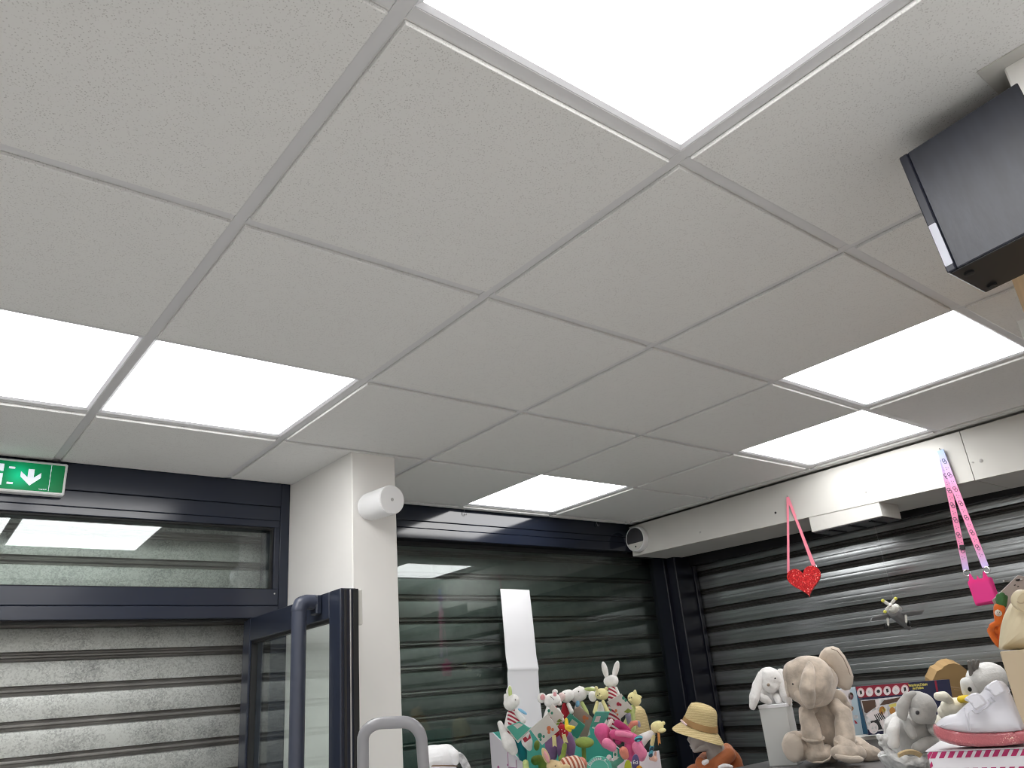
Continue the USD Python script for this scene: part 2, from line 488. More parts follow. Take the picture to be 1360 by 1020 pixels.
# boxed beam along the right, its bottom a little lower towards the camera
bp = []
for y, z in ((YR - 0.004, 2.305), (-0.07, 2.266)):
    bp += [(X1, y, z), (3.44, y, z), (X1, y, CEIL - H - 0.012), (3.44, y, CEIL + 0.03)]
beam = Thing('beam', 'long white boxed beam under the ceiling on the right', 'beam', (3.2, 0, 2.4), kind='structure')
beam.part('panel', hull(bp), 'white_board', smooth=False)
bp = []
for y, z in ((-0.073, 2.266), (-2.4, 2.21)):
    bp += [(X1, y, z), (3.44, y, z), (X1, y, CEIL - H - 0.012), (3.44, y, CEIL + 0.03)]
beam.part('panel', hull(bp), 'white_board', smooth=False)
for q, rr in (((1303, 612), 0.008), ((1150, 653), 0.005), ((1030, 681), 0.006), ((930, 707), 0.006), ((1292, 614), 0.004)):
    p = on(*q, 0, X1)
    beam.part('screw', lathe([(rr, -0.001), (rr, 0.001), (rr * 0.6, 0.0025)], p, (-1, 0, 0), 10), 'gasket_grey' if q[0] != 1030 else 'black')

# ---------------------------------------------------------------- roller shutters
def shutter(name, label, lo, hi, at, axis, top, bottom, mt, sign, ribbed, hmat='shaded_hinge'):
    """laths run along one axis between lo and hi; at = plane; sign = the side of the room"""
    t = Thing(name, label, 'roller shutter', (0, 0, 0))
    flat_ = [(-.004, 0), (-.0005, .003), (.0012, .014), (.0022, .035), (.0022, .050), (.0012, .068), (0, .078)]
    ribs = [(-.003, 0), (-.0005, .003), (.0006, .020), (.0010, .0285), (.0003, .030), (.0011, .0315), (.0014, .045), (.0010, .0560), (.0004, .0572), (.0010, .0585), (.0, .0765)]
    joint = [(-.0015, .0805), (-.016, .082), (-.017, .0865), (-.0062, .0885), (-.0035, .0925), (-.0045, .0965), (-.0075, .0990), (-.017, .1005), (-.019, .108), (-.006, .11)]
    deep = [(-.004, .0785), (-.026, .080), (-.027, .088), (-.022, .090), (-.0205, .0935), (-.0225, .097), (-.028, .0985), (-.029, .1065), (-.006, .11)]
    face, hinge = (ribs, deep) if ribbed else (flat_, joint)
    bk = 0.034

    def strip(zt, prof):
        ring = [(at + sign * o, zt - h) for o, h in prof] + [(at - sign * bk, zt - prof[-1][1]), (at - sign * bk, zt - prof[0][1])]
        V = []
        for e in (lo, hi):
            V += [((e, o, z) if axis == 0 else (o, e, z)) for o, z in ring]
        L = len(ring); F = []
        for a in range(L):
            b = (a + 1) % L
            F += [(a, b, L + b), (a, L + b, L + a)]
        F2 = trimesh.creation.triangulate_polygon(Polygon(ring), engine='earcut')[1]
        tm = trimesh.Trimesh(V, F + [tuple(f) for f in F2] + [tuple(f[::-1] + L) for f in F2], process=True)
        tm.fix_normals()
        return tm

    for k in range(int((top - bottom) / 0.11)):
        l_ = t.part('lath', strip(top - k * 0.11, face), mt, smooth=35)
        t.part('hinge', strip(top - k * 0.11, [(face[-1][0] - 0.0015, face[-1][1] + 0.0002)] + hinge[1:]), hmat, smooth=35, parent=l_)  # hinge strip darkened to carry the shade of the joint groove
    return t


shutter('roller_shutter', 'closed galvanised roller shutter outside the entrance door, seen around the open door leaf', -1.7, 0.875, 1.95, 0, 2.398, 0.0, 'galv_spangle', -1, 0, 'shaded_hinge_pale')
shutter('roller_shutter', 'closed dark grey-green roller shutter behind the shop window glass with the paper strip', 1.07, 3.52, 2.06, 0, 2.292 + 0.11, 0.0, 'galv_dark', -1, 0, 'shaded_hinge_mid')
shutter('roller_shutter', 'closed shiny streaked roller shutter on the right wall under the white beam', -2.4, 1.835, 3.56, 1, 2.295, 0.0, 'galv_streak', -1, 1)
single('trim_4', bx(3.5, -2.4, 2.25, 3.535, 1.84, 2.49), 'black', 'black housing strip standing in for the dark gap above the right-hand shutter', kind='structure')  # black colour stands for the shade in the gap under the soffit

# ---------------------------------------------------------------- left shopfront: header, transom window, door frame
hd = Thing('trim_1', 'navy metal header casing above the transom window on the left', kind='structure')
hd.part('casing', bx(-1.7, YL - 0.004, 2.398, 0.828, YL + 0.2, CEIL - 0.004, 0.002), 'navy')
hd.part('casing', bx(-1.7, YL, 2.34, 0.828, YL + 0.16, 2.3965, 0.002), 'navy')
hd.part('casing', bx(0.829, YL - 0.001, 1.958, 0.867, YL + 0.2, CEIL - 0.004, 0.002), 'navy')
w1 = Thing('window_1', 'long transom window with navy frame above the entrance door', kind='structure')
w1.part('rail', bx(-1.7, YL + 0.001, 2.312, 0.828, YL + 0.12, 2.339, 0.002), 'navy')
w1.part('rail', bx(-1.7, YL + 0.001, 2.005, 0.828, YL + 0.12, 2.068, 0.002), 'navy')
w1.part('stile', bx(0.806, YL + 0.0015, 2.067, 0.8285, YL + 0.12, 2.313, 0.002), 'navy')
w1.part('glazing_bead', cat(bx(-1.7, YL + 0.012, 2.305, 0.806, YL + 0.036, 2.313, 0.001), bx(-1.7, YL + 0.012, 2.0675, 0.806, YL + 0.032, 2.072, 0.001), bx(0.799, YL + 0.012, 2.07, 0.8065, YL + 0.034, 2.31, 0.001)), 'black_rubber')
g = hull([(x, YL + 0.034 + dy + (0.0075 if z > 2.2 else 0), z) for x in (-1.7, 0.81) for dy in (0, 0.004) for z in (2.066, 2.318)])     # a bottom-hung light, leaning out a little
w1.part('pane', g, 'pane_glass', smooth=False)
w1.part('screw', lathe([(0.003, 0), (0.003, 0.002), (0.001, 0.003)], np.array([0.812, YL + 0.001, 2.05]), (0, -1, 0), 8), 'off_white')
d1 = Thing('door_1', 'entrance doorway with navy frame and a glazed leaf standing open', kind='structure')
d1.part('head_rail', bx(-1.7, YL + 0.0, 1.958, 0.828, YL + 0.12, 2.0035, 0.002), 'navy')
d1.part('door_stop', bx(-1.7, YL + 0.02, 1.95, 0.83, YL + 0.06, 1.959, 0.001), 'black_rubber')
d1.part('jamb', bx(0.802, YL + 0.002, 0, 0.867, YL + 0.12, 1.957, 0.002), 'navy')
lx0, lx1, ly0, ly1, lz = 0.715, 0.772, 0.985, 1.785, 1.957
d1.part('leaf_stile', bx(lx0, ly0, 0.03, lx1, ly0 + 0.078, lz, 0.003), 'navy')
d1.part('leaf_stile', bx(lx0, ly1 - 0.066, 0.03, lx1, ly1, lz - 0.001, 0.003), 'navy')
d1.part('leaf_rail', bx(lx0 + 0.0005, ly0 + 0.0785, 1.873, lx1, ly1 - 0.0665, lz - 0.0005, 0.003), 'navy')
d1.part('leaf_rail', bx(lx0 + 0.0005, ly0 + 0.0785, 0.03, lx1, ly1 - 0.0665, 0.16, 0.003), 'navy')
d1.part('gasket', cat(bx(lx0 + 0.008, ly0 + 0.078, 1.864, lx0 + 0.03, ly1 - 0.066, 1.874, 0.001), bx(lx0 + 0.008, ly1 - 0.074, 0.16, lx0 + 0.03, ly1 - 0.065, 1.87, 0.001), bx(lx0 + 0.01, ly0 + 0.077, 0.16, lx0 + 0.03, ly0 + 0.081, 1.87, 0.001)), 'black_rubber')
d1.part('pane', bx(lx0 + 0.026, ly0 + 0.07, 0.15, lx0 + 0.031, ly1 - 0.06, 1.88, 0.0005), 'door_glass', smooth=False)
d1.part('edge_seal', cat(bx(lx1 - 0.014, ly0 - 0.004, 0.03, lx1 + 0.004, ly0 + 0.03, lz - 0.002, 0.001), bx(lx0 + 0.012, ly0 - 0.006, 0.03, lx0 + 0.019, ly0 + 0.01, lz - 0.004, 0.001)), 'black_rubber')
d1.part('edge_seal', bx(lx0 + 0.032, ly0 - 0.003, 0.03, lx0 + 0.036, ly0 + 0.002, lz - 0.004, 0.001), 'gasket_grey', label='thin light grey seal line on the door edge')
d1.part('door_contact', bx(lx1 + 0.0045, ly0 + 0.002, 1.845, lx1 + 0.022, ly0 + 0.016, 1.955, 0.003), 'off_white', label='off-white alarm contact strip on the door edge')
hx, hy, hz = 0.647, 1.135, 1.934
h_ = d1.part('pull_handle', tube([(hx, hy, z) for z in np.linspace(0.75, hz - 0.022, 12)], 0.0235, 18), 'navy_bar', label='long straight tubular pull handle')
d1.part('handle_arm', soft([[((hx, hy, hz - 0.024), 0.0245), ((hx + 0.006, hy, hz - 0.006), 0.0245), ((hx + 0.025, hy, hz), 0.0245), ((lx0 - 0.012, hy, hz), 0.0235)]], 0.35, 6), 'navy_bar', smooth=True, parent=h_)
d1.part('handle_foot', bx(lx0 - 0.02, hy - 0.024, hz - 0.04, lx0, hy + 0.024, hz + 0.02, 0.004), 'navy', parent=h_)

# ---------------------------------------------------------------- shop window right of the column
h2 = Thing('trim_2', 'glossy navy header casing above the shop window', kind='structure')
h2.part('casing', bx(1.066, YR, 2.42, 3.5, YR + 0.14, CEIL - 0.003, 0.002), 'navy_gloss')
h2.part('casing', bx(1.066, YR + 0.003, 2.385, 3.5, YR + 0.14, 2.4185, 0.002), 'navy_gloss')
h2.part('casing', bx(1.066, YR + 0.001, 2.334, 3.5, YR + 0.12, 2.3835, 0.002), 'navy_gloss')
single('trim_3', cat(bx(3.36, 1.80, 0, 3.52, 2.0, 2.335, 0.004), bx(3.33, 1.86, 0, 3.362, 1.98, 2.334, 0.003), bx(3.518, 1.79, 0, 3.55, 1.86, 2.31, 0.003)), 'navy_post', 'dark navy corner post between the shop window and the right-hand shutter', kind='structure')
w2 = Thing('window_2', 'large single-pane shop window right of the column', kind='structure')
w2.part('pane', bx(1.07, 1.948, 0.45, 3.34, 1.954, 2.335, 0.0005), 'window_glass', smooth=False)
w2.part('rail', bx(1.07, 1.88, 0.38, 3.34, 1.98, 0.45, 0.002), 'navy')
w2.part('glazing_bead', bx(1.07, 1.93, 2.318, 3.34, 1.965, 2.335, 0.001), 'black_rubber')
single('wall_sill', bx(1.07, 1.84, 0, 3.34, 2.0, 0.38), 'white_wall', 'low sill wall under the shop window', kind='structure')

# ================================================================ fittings on walls and ceiling
mat('glow_green', (0.0, 0.22, 0.075), 0.4, emis=0.55, ecol=(0.0, 0.32, 0.12))
mat('sign_white', (0.85, 0.87, 0.95), 0.4, emis=0.35, ecol=(0.8, 0.86, 1.0))
graph('sign_green', {'g': ('geometry', {}), 'd': ('vector_math', {'math_type': 'distance', 'vector2': tuple(on(24, 632, 1, 1.69).tolist())}),
                     'r': ('rgb_ramp', {'ramp': [(0.0, (0.0, 0.75, 0.36)), (0.045, (0.0, 0.22, 0.08)), (0.14, (0.0, 0.07, 0.018))]}),
                     'p': ('principled_bsdf', {'base_color': (0.0, 0.12, 0.035), 'roughness': 0.35, 'specular_ior_level': 0.25, 'emission_strength': 0.6})},
      [('g.position', 'd.vector1'), ('d.value', 'r.fac'), ('r.color', 'p.emission_color')])
ys = 1.69
ex = Thing('exit_sign', 'lit green emergency exit sign with running man and down arrow, on the navy header', 'exit sign', (-0.14, 1.71, 2.42))
ex.part('housing', bx(-0.31, ys, 2.366, 0.034, YL - 0.003, 2.478, 0.004), 'white_plastic')
ex.part('face', bx(-0.302, ys - 0.003, 2.374, 0.0255, ys + 0.001, 2.469, 0.001), 'sign_green')
O = np.array([0, ys - 0.003, 0.0]); EX, EZ, EN = np.array([1.0, 0, 0]), np.array([0, 0, 1.0]), np.array([0, -1.0, 0])
def sg(poly, nm, mt='sign_white', t=0.0008, dy=0.0):
    return ex.part(nm, slab(poly, O - np.array([0, dy, 0]), EX, EZ, EN, t), mt, smooth=False)
az = 2.42
sg(Polygon([(-0.074 + a, az + b) for a, b in ((-0.009, .027), (.009, .027), (.009, -.002), (.030, .017), (.030, -.001), (0, -.030), (-.030, -.001), (-.030, .017), (-.009, -.002))]), 'arrow')
sg(sbox(-0.017, 2.376, -0.0155, 2.467), 'divider')
sg(sbox(-0.139, 2.444, -0.123, 2.449).buffer(0.001), 'slot'); sg(sbox(-0.139, 2.391, -0.123, 2.396).buffer(0.001), 'slot')
man_panel = sbox(-0.29, 2.385, -0.154, 2.457)
sg(man_panel, 'pictogram_panel')
man = Point(-0.172, 2.448).buffer(0.0062)
for a, b, w in (((-0.18, 2.437), (-0.192, 2.415), .0085), ((-0.178, 2.438), (-0.162, 2.428), .004), ((-0.162, 2.428), (-0.1545, 2.4285), .0035), ((-0.181, 2.438), (-0.2, 2.44), .004), ((-0.2, 2.44), (-0.205, 2.427), .0035),
                ((-0.19, 2.417), (-0.176, 2.404), .0055), ((-0.176, 2.404), (-0.171, 2.388), .0045), ((-0.193, 2.415), (-0.204, 2.402), .0055), ((-0.204, 2.402), (-0.222, 2.4), .0045)):
    from shapely.geometry import LineString
    man = man.union(LineString([a, b]).buffer(w))
sg(man.intersection(man_panel), 'running_man', 'glow_green', 0.0006, 0.0009)
tm = meshkit.text_mesh('legrand', 0.0045, 0.0006)
tm.apply_transform(np.array([[1, 0, 0, -0.045], [0, 0, -1, ys - 0.003], [0, 1, 0, 2.379], [0, 0, 0, 1]]))
ex.part('lettering', tm, 'sign_white', smooth=False)

mat('sticker_lilac', (0.50, 0.51, 0.58), 0.5)
# speaker on the upper right column: a black box tipped slightly, its baffle facing the shop front
t_, g_ = -0.062, -0.028
Rz = np.array([[math.cos(g_), -math.sin(g_), 0], [math.sin(g_), math.cos(g_), 0], [0, 0, 1]])
Rx = np.array([[1, 0, 0], [0, math.cos(t_), -math.sin(t_)], [0, math.sin(t_), math.cos(t_)]])
M = Rz @ Rx; so = np.array([0.88, -0.866, 2.44])
def sp(x0, y0, z0, x1, y1, z1, b=0.002):
    q = bx(x0, y0, z0, x1, y1, z1, b); return trimesh.Trimesh(q.vertices @ M.T + so, q.faces, process=False)
spk = Thing('speaker', 'dark box loudspeaker hung near the ceiling on the upper right column', 'loudspeaker', so)
spk.part('cabinet', sp(0, -0.205, -0.248, 0.141, -0.016, 0), 'speaker_vinyl')
spk.part('baffle', sp(-0.0005, -0.0155, -0.2485, 0.1415, 0.0, 0.0005), 'speaker_navy')
spk.part('bottom_panel', sp(0.003, -0.2, -0.2505, 0.138, -0.003, -0.248, 0.001), 'speaker_black')
for a, b in ((0.03, -0.022), (0.12, -0.022), (0.03, -0.17), (0.12, -0.17)):
    spk.part('foot', lathe([(0.008, 0), (0.008, 0.004), (0.006, 0.005)], so + M @ np.array([a, b, -0.2505]), -M[:, 2], 12), 'black_rubber')
sl = Polygon([(-0.0125, -0.235), (-0.0035, -0.235), (-0.0035, -0.155), (-0.0125, -0.155)]).buffer(0.002, quad_segs=5)
spk.part('label_sticker', slab(sl, so + M @ np.array([-0.0005, 0, 0]), M[:, 1], M[:, 2], -M[:, 0], 0.0008), 'sticker_lilac', label='pale rounded sticker on the baffle edge')
spk.part('wall_bracket', bx(0.93, -1.0605, 2.27, 1.0, -1.02, 2.36, 0.003), 'black')
# light wood shelving upright behind the speaker, with a pale price rail
wp = P(1344, 373, 1.9)
wu = Thing('shelving_unit', 'tall light wood shelving unit at the right edge below the speaker', 'shelving', (wp[0] + 0.15, wp[1] - 0.4, 0))
wu.part('side_panel', bx(wp[0], wp[1] - 0.9, 0.0, wp[0] + 0.022, wp[1], 2.455, 0.001), 'wood')
wu.part('back_panel', bx(wp[0] + 0.3, wp[1] - 0.9, 0.0, wp[0] + 0.315, wp[1] - 0.0225, 2.45, 0.001), 'wood')
for z in (0.3, 0.7, 1.1, 1.5, 1.9, 2.3):
    wu.part('shelf', bx(wp[0] + 0.023, wp[1] - 0.9, z, wp[0] + 0.299, wp[1] - 0.023, z + 0.02, 0.001), 'wood')
pr = P(1356, 430, 1.89)
wu.part('price_rail', bx(pr[0] - 0.012, pr[1] - 0.3, pr[2] - 0.05, wp[0] - 0.0005, pr[1], pr[2], 0.001), 'off_white', label='pale grey price rail')

# alarm detector on the white column
E0, E1 = on(489, 674, 1, 1.2195), None
E1 = P(520.5, 663.5, depth(E0) - 0.115)
ax = unit(E1 - E0); L = np.linalg.norm(E1 - E0); rr = 19.6 * depth(E1) / FPX
md = Thing('detector', 'white cylindrical alarm detector sticking out of the white column', 'alarm detector', E0)
md.part('body', lathe([(rr * 0.9, 0.004), (rr * 0.985, 0.02), (rr, L * 0.5), (rr, L - 0.004), (rr * 0.985, L - 0.001), (rr * 0.95, L)], E0, ax, 48), 'white_plastic', smooth=35)
md.part('end_cap', lathe([(rr * 0.945, L - 0.002), (rr * 0.945, L + 0.0012), (rr * 0.93, L + 0.002)], E0, ax, 48), 'white_plastic', smooth=35)
md.part('lens', lathe([(0.006, L + 0.001), (0.006, L + 0.003), (0.004, L + 0.0035)], E0, ax, 16), 'gasket_grey', label='small grey round lens')
md.part('mount', lathe([(0.03, -0.0), (0.03, 0.008), (0.025, 0.02)], E0 + np.array([0, 0.001, 0]), (0, -1, 0), 20), 'white_plastic')

# round siren on the end of the beam
sc = on(846, 716, 0, X1 - 0.02)
sr = Thing('siren', 'round white-rimmed alarm siren with dark grille at the far end of the beam', 'alarm siren', sc)
R_ = 0.072
sr.part('body', lathe([(R_ * 1.0, -0.0195), (R_ * 1.02, 0.0), (R_, 0.018), (R_ * 0.93, 0.021), (R_ * 0.9, 0.016)], sc, (-1, 0, 0), 40), 'white_plastic', smooth=35)
disc = Point(0, 0).buffer(R_ * 0.89, quad_segs=16)
u_, v_ = np.array([0, -1.0, 0]), np.array([0, 0, 1.0])
sr.part('grille', slab(disc.intersection(sbox(-1, -R_ * 0.32, 1, 1)), sc + np.array([-0.0165, 0, 0]), u_, v_, np.array([-1.0, 0, 0]), 0.003), 'dark_metal', smooth=False, label='dark grey grille, upper part of the siren')
sr.part('lower_cover', slab(disc.intersection(sbox(-1, -1, 1, -R_ * 0.33)), sc + np.array([-0.0165, 0, 0]), u_, v_, np.array([-1.0, 0, 0]), 0.003), 'off_white', smooth=False)
sr.part('keyhole', lathe([(0.005, 0.019), (0.005, 0.021)], sc + np.array([0, 0, -R_ * 0.62]), (-1, 0, 0), 10), 'black')
# small white casing hung under the beam
ac = Thing('casing_box', 'small white box with a dark underside fixed under the beam', 'junction box', (3.15, 0.52, 2.25))
ac.part('casing', bx(3.063, 0.345, 2.209, 3.245, 0.70, 2.287, 0.002), 'white_board')
ac.part('underside_grille', bx(3.069, 0.351, 2.2045, 3.239, 0.694, 2.2095, 0.001), 'dark_metal', label='dark grille under the box')
for y in (0.41, 0.51, 0.61):
    ac.part('grille_slat', bx(3.08, y, 2.1995, 3.23, y + 0.012, 2.205, 0.001), 'black')
# hooks in the ceiling edge
for q, lab in (((617, 682), 'tiny wire hook on the ceiling edge in front of the header, left one'), ((793, 697), 'tiny wire hook on the ceiling edge near the beam end, right one')):
    p = on(*q, 1, YR - 0.011)
    a = np.linspace(-0.4, 3.6, 12)
    path = [(p[0], p[1], CEIL - 0.002), (p[0], p[1], p[2] + 0.004)] + [(p[0] + 0.007 - 0.007 * math.cos(k) , p[1], p[2] - 0.007 * math.sin(k)) for k in a]
    single('ceiling_hook', tube(path, 0.0013, 6), 'chrome', lab, 'hook', group='wire hooks on the ceiling edge')

# paper strip hanging in front of the shop window glass
wy = 1.935
tl, tr = on(663, 782, 1, wy), on(702, 784, 1, wy)
V, F = [], []
zs = np.r_[np.linspace(tl[2], 1.735, 8), 1.727, 1.719, np.linspace(1.71, 0.95, 12)]
for k, z in enumerate(zs):
    x0, x1 = 2.104, np.interp(z, [0.95, tl[2]], [2.308, 2.299])
    y = wy - 0.004 - 0.010 * math.exp(-((z - 1.727) / 0.02) ** 2)  + 0.003 * math.sin(z * 9)
    for s in np.linspace(0, 1, 7):
        V.append((x0 + (x1 - x0) * s, y + 0.003 * math.sin(5 * s + 4 * z), z - 0.004 * s))
V = np.array(V); n = 7
for k in range(len(zs) - 1):
    for s in range(n - 1):
        a = k * n + s; F.append((a, a + n, a + n + 1, a + 1))
V2 = np.vstack([V, V + np.array([0, 0.0008, 0])]); m_ = len(V)
F2 = F + [tuple(q + m_ for q in f[::-1]) for f in F]
E_ = [(k * n, (k + 1) * n) for k in range(len(zs) - 1)] + [((k + 1) * n + n - 1, k * n + n - 1) for k in range(len(zs) - 1)] + [(s + 1, s) for s in range(n - 1)]
F2 += [(a, b, b + m_, a + m_) for a, b in E_]
single('paper_strip', (V2, np.array(F2)), 'paper', 'long white strip of folded paper hanging inside the shop window', 'paper strip', smooth=60)

# ================================================================ hanging bags and the toy aeroplane
graph('red_glitter', {'g': ('geometry', {}), 'v': ('voronoi_texture', {'scale': 240}), 'sc': ('separate_color', {}),
                      'r': ('rgb_ramp', {'ramp': [(0.0, (0.30, 0.004, 0.006)), (0.7, (0.55, 0.01, 0.015)), (0.93, (0.8, 0.03, 0.03)), (1.0, (0.95, 0.35, 0.3))]}),
                      'p': ('principled_bsdf', {'roughness': 0.28, 'metallic': 0.25})},
      [('g.position', 'v.vector'), ('v.color', 'sc.color'), ('sc.r', 'r.fac'), ('r.color', 'p.base_color')])
mat('strap_pink', (0.80, 0.22, 0.30), 0.6)
mat('silicone_pink', (0.72, 0.03, 0.24), 0.45)
graph('lanyard', {'g': ('geometry', {}), 'x': ('separate_xyz', {}), 'm': ('math', {'math_type': 'multiply_add', 'value2': 1.0 / 0.62, 'value3': -1.86 / 0.62}),
                  'r': ('rgb_ramp', {'ramp': [(0.0, (0.30, 0.42, 0.80)), (0.12, (0.55, 0.42, 0.72)), (0.25, (0.78, 0.24, 0.42)), (0.6, (0.78, 0.24, 0.42)), (0.8, (0.50, 0.42, 0.72)), (0.93, (0.28, 0.46, 0.82)), (1.0, (0.22, 0.45, 0.85))]}),
                  'p': ('principled_bsdf', {'roughness': 0.6})},
      [('g.position', 'x.vector'), ('x.z', 'm.value1'), ('m.value', 'r.fac'), ('r.color', 'p.base_color')])
hk = on(1046, 660, 0, X1 - 0.012)
dh = depth(hk)
hb = Thing('heart_bag', 'red glitter heart-shaped bag hanging by pink straps from the beam', 'bag', hk)
hc = on(1069, 770, 0, X1 + 0.0)
aa = np.linspace(0, 2 * np.pi, 60, endpoint=False)
hp = Polygon(np.c_[16 * np.sin(aa) ** 3, 13 * np.cos(aa) - 5 * np.cos(2 * aa) - 2 * np.cos(3 * aa) - np.cos(4 * aa)] * 0.0049)
# the heart turned towards the shop
hn = unit(np.array([-0.92, -0.45, 0.02])); hu, hv, hn = frame(hn)
ca, sa = math.cos(0.06), math.sin(0.06); hu, hv = hu * ca + hv * sa, hv * ca - hu * sa
hr = slab(hp.buffer(-0.006).buffer(0.004), hc - hn * 0.018, hu, hv, hn, 0.036)
hb.part('body', cat(slab(hp.buffer(-0.003), hc - hn * 0.014, hu, hv, hn, 0.028), hr), 'red_glitter', smooth=40)
hb.part('rim', slab(hp.difference(hp.buffer(-0.004)), hc - hn * 0.006, hu, hv, hn, 0.012), 'red_glitter', smooth=40)
for q, sgn in ((1049, 1), (1083, 2)):
    e = hc + hu * (-0.066 if sgn == 1 else 0.06) + hv * (0.045 if sgn == 1 else 0.055)
    pts = [hk + (e - hk) * k + np.array([0, 0, -0.004 * math.sin(k * 3.1)]) for k in np.linspace(0, 1, 8)]
    hb.part('strap', ribbon(pts, hu, 0.011 if sgn == 1 else 0.013, 0.003), 'strap_pink')
hb.part('strap', ribbon([hk + (hc + hu * 0.052 + hv * 0.058 - hk) * k for k in np.linspace(0, 1, 6)], hu, 0.007, 0.003), 'strap_pink')
hb.part('strap_ring', tube([hc + hu * (0.062 + 0.006 * math.cos(a)) + hv * (0.052 + 0.006 * math.sin(a)) for a in np.arange(10) / 10 * 6.283], 0.0018, 6, closed=True), 'chrome')
hb.part('hook', tube([hk + np.array([0.012, 0, 0]), hk, hk + np.array([-0.004, 0, 0.006])], 0.0025, 6), 'chrome')

lk = on(1249, 598, 0, X1 - 0.012)
lb = Thing('pouch_bag', 'bright pink silicone cat-eared pouch on a blue and pink patterned lanyard', 'bag', lk)
pc = on(1305, 785, 0, X1 - 0.0); dl = depth(pc)
pn = unit(np.array([-0.93, -0.36, -0.05])); pu, pv, pn = frame(pn)
ca, sa = math.cos(0.05), math.sin(0.05); pu, pv = pu * ca + pv * sa, pv * ca - pu * sa
def pp(a, b, c=0.0):
    return pc + pu * a + pv * b + pn * c
k_ = dl / FPX * 0.76
body = sbox(-15.5 * k_, -19 * k_, 15.5 * k_, 17 * k_).buffer(5 * k_, quad_segs=6).buffer(-3 * k_, quad_segs=6)
lb.part('body', cat(slab(body, pp(0, 0, -0.016), pu, pv, pn, 0.03), slab(body.buffer(-0.006), pp(0, 0, -0.016), pu, pv, pn, 0.035)), 'silicone_pink', smooth=40)
lb.part('rear_shell', slab(body.buffer(0.005, quad_segs=6), pp(0.004, 0, -0.034), pu, pv, pn, 0.016), 'silicone_pink', smooth=40)
for x0 in (-11, 11):
    lb.part('ear', slab(Polygon([((x0 - 5) * k_, 13 * k_), ((x0 + 5) * k_, 13 * k_), ((x0 + 1) * k_, 31 * k_)]).buffer(0.003), pp(0, 0, -0.02), pu, pv, pn, 0.014), 'silicone_pink', smooth=40)
lb.part('ear', slab(Polygon([(-4 * k_, 15 * k_), (4 * k_, 15 * k_), (0, 28 * k_)]), pp(0, 0, -0.03), pu, pv, pn, 0.01), 'silicone_pink', smooth=40)
ends = (on(1283, 757, 0, X1 - 0.005), on(1309, 753, 0, X1 - 0.005))
wd = unit(RIGHT + 0.25 * UP)
for i_, e in enumerate(ends):
    st = lk + (np.array([-0.002, 0.0, 0.0]) if i_ else np.array([0.004, 0, 0]))
    pts = [st + (e - st) * k for k in np.linspace(0, 1, 14)]
    sp_ = lb.part('strap', ribbon(pts, np.array([-0.15, -1.0, -0.1]) if i_ else np.array([0.35, -1, -.1]), 0.028 if i_ else 0.023, 0.0016), 'lanyard', smooth=False)
    d_ = unit(e - st); nn = unit(np.cross(d_, np.array([-0.15, -1.0, -0.1]) if i_ else np.array([0.35, -1, -.1])))
    nn = nn if nn @ (C - st) > 0 else -nn
    marks = []
    Ls = np.linalg.norm(e - st); wv = np.cross(nn, d_)
    for q in np.arange(0.05, Ls - 0.03, 0.062):
        for sh, rad in ((-0.005, 0.0062), (0.005, 0.0062)):
            o_ = st + d_ * (q + sh) + nn * 0.0012 + wv * (0.002 if sh > 0 else -0.002)
            marks.append(tube([o_ + rad * (math.cos(a) * d_ + math.sin(a) * wv) for a in np.arange(9) / 9 * 6.283], 0.0011, 4, closed=True))
        for sx, sy in ((0.026, -0.004), (0.031, 0.005), (0.036, -0.003)):
            marks.append(obox(st + d_ * (q + sx) + wv * sy + nn * 0.001, (0.004, 0.0022, 0.0008), [d_, wv, nn], 0.0002))
    lb.part('printed_motif', cat(*marks), 'dark_metal', smooth=False, parent=sp_, label='dark line motifs printed on the strap', kind='stuff')
    rg = e + d_ * 0.012
    lb.part('clip', tube([rg + 0.012 * (math.cos(a) * d_ + math.sin(a) * unit(np.cross(d_, nn))) for a in np.arange(14) / 14 * 6.283], 0.0018, 6, closed=True), 'chrome')
bu = on(1277, 727, 0, X1 - 0.006)
lb.part('buckle', obox(bu, (0.03, 0.02, 0.006), [unit(np.array([-0.1, -1, -0.15])), unit(np.cross([-1, 0, 0], [-0.1, -1, -0.15])), np.array([-1.0, 0, 0])], 0.002), 'black', label='black strap buckle')
lb.part('hook', tube([lk + np.array([0.012, 0, 0.004]), lk + np.array([-0.003, 0, 0.004]), lk + np.array([-0.005, 0, 0.009])], 0.0025, 6), 'chrome')

mat('plane_grey', (0.33, 0.33, 0.34), 0.4)
mat('prop_white', (0.82, 0.82, 0.76), 0.4)
mat('prop_yellow', (0.75, 0.72, 0.12), 0.45)
pd = 3.43
kw = pd / FPX
pl = Toy('toy_aeroplane', 'small grey toy aeroplane with white and yellow propeller hanging on a thread', 'toy aeroplane', (1190, 815), pd)
# fuselage runs from the nose (near, up left) to the tail (far, down right)
pl.blob('fuselage', 'plane_grey', [[(1186, 812, -0.06, 7.5), (1190, 815, -0.02, 8.5), (1198, 824, 0.08, 6.5), (1207, 834, 0.17, 3.0)]], it=6)
pl.blob('engine', 'prop_white', [[(1184, 808, -0.085, 5.2), (1187, 810, -0.06, 6.4)]], it=4)
for a, b in (((1185, 817, -0.03), (1157, 823, -0.03)), ((1194, 817, -0.03), (1225, 813, -0.03))):
    w = []
    for (x, y, dd), kk in ((a, 1.0), (b, 0.75)):
        for f, th in ((-0.5, 0.6), (0.0, 1.3), (0.5, 0.4)):
            c_ = P(x, y, pd + dd) + unit(FWD + 0.2 * RIGHT - 0.75 * UP) * f * 0.065 * kk
            w += [c_ + UP * th * 0.006 * kk, c_ - UP * th * 0.004 * kk]
    pl.part('wing', hull(w), 'plane_grey', smooth=40)
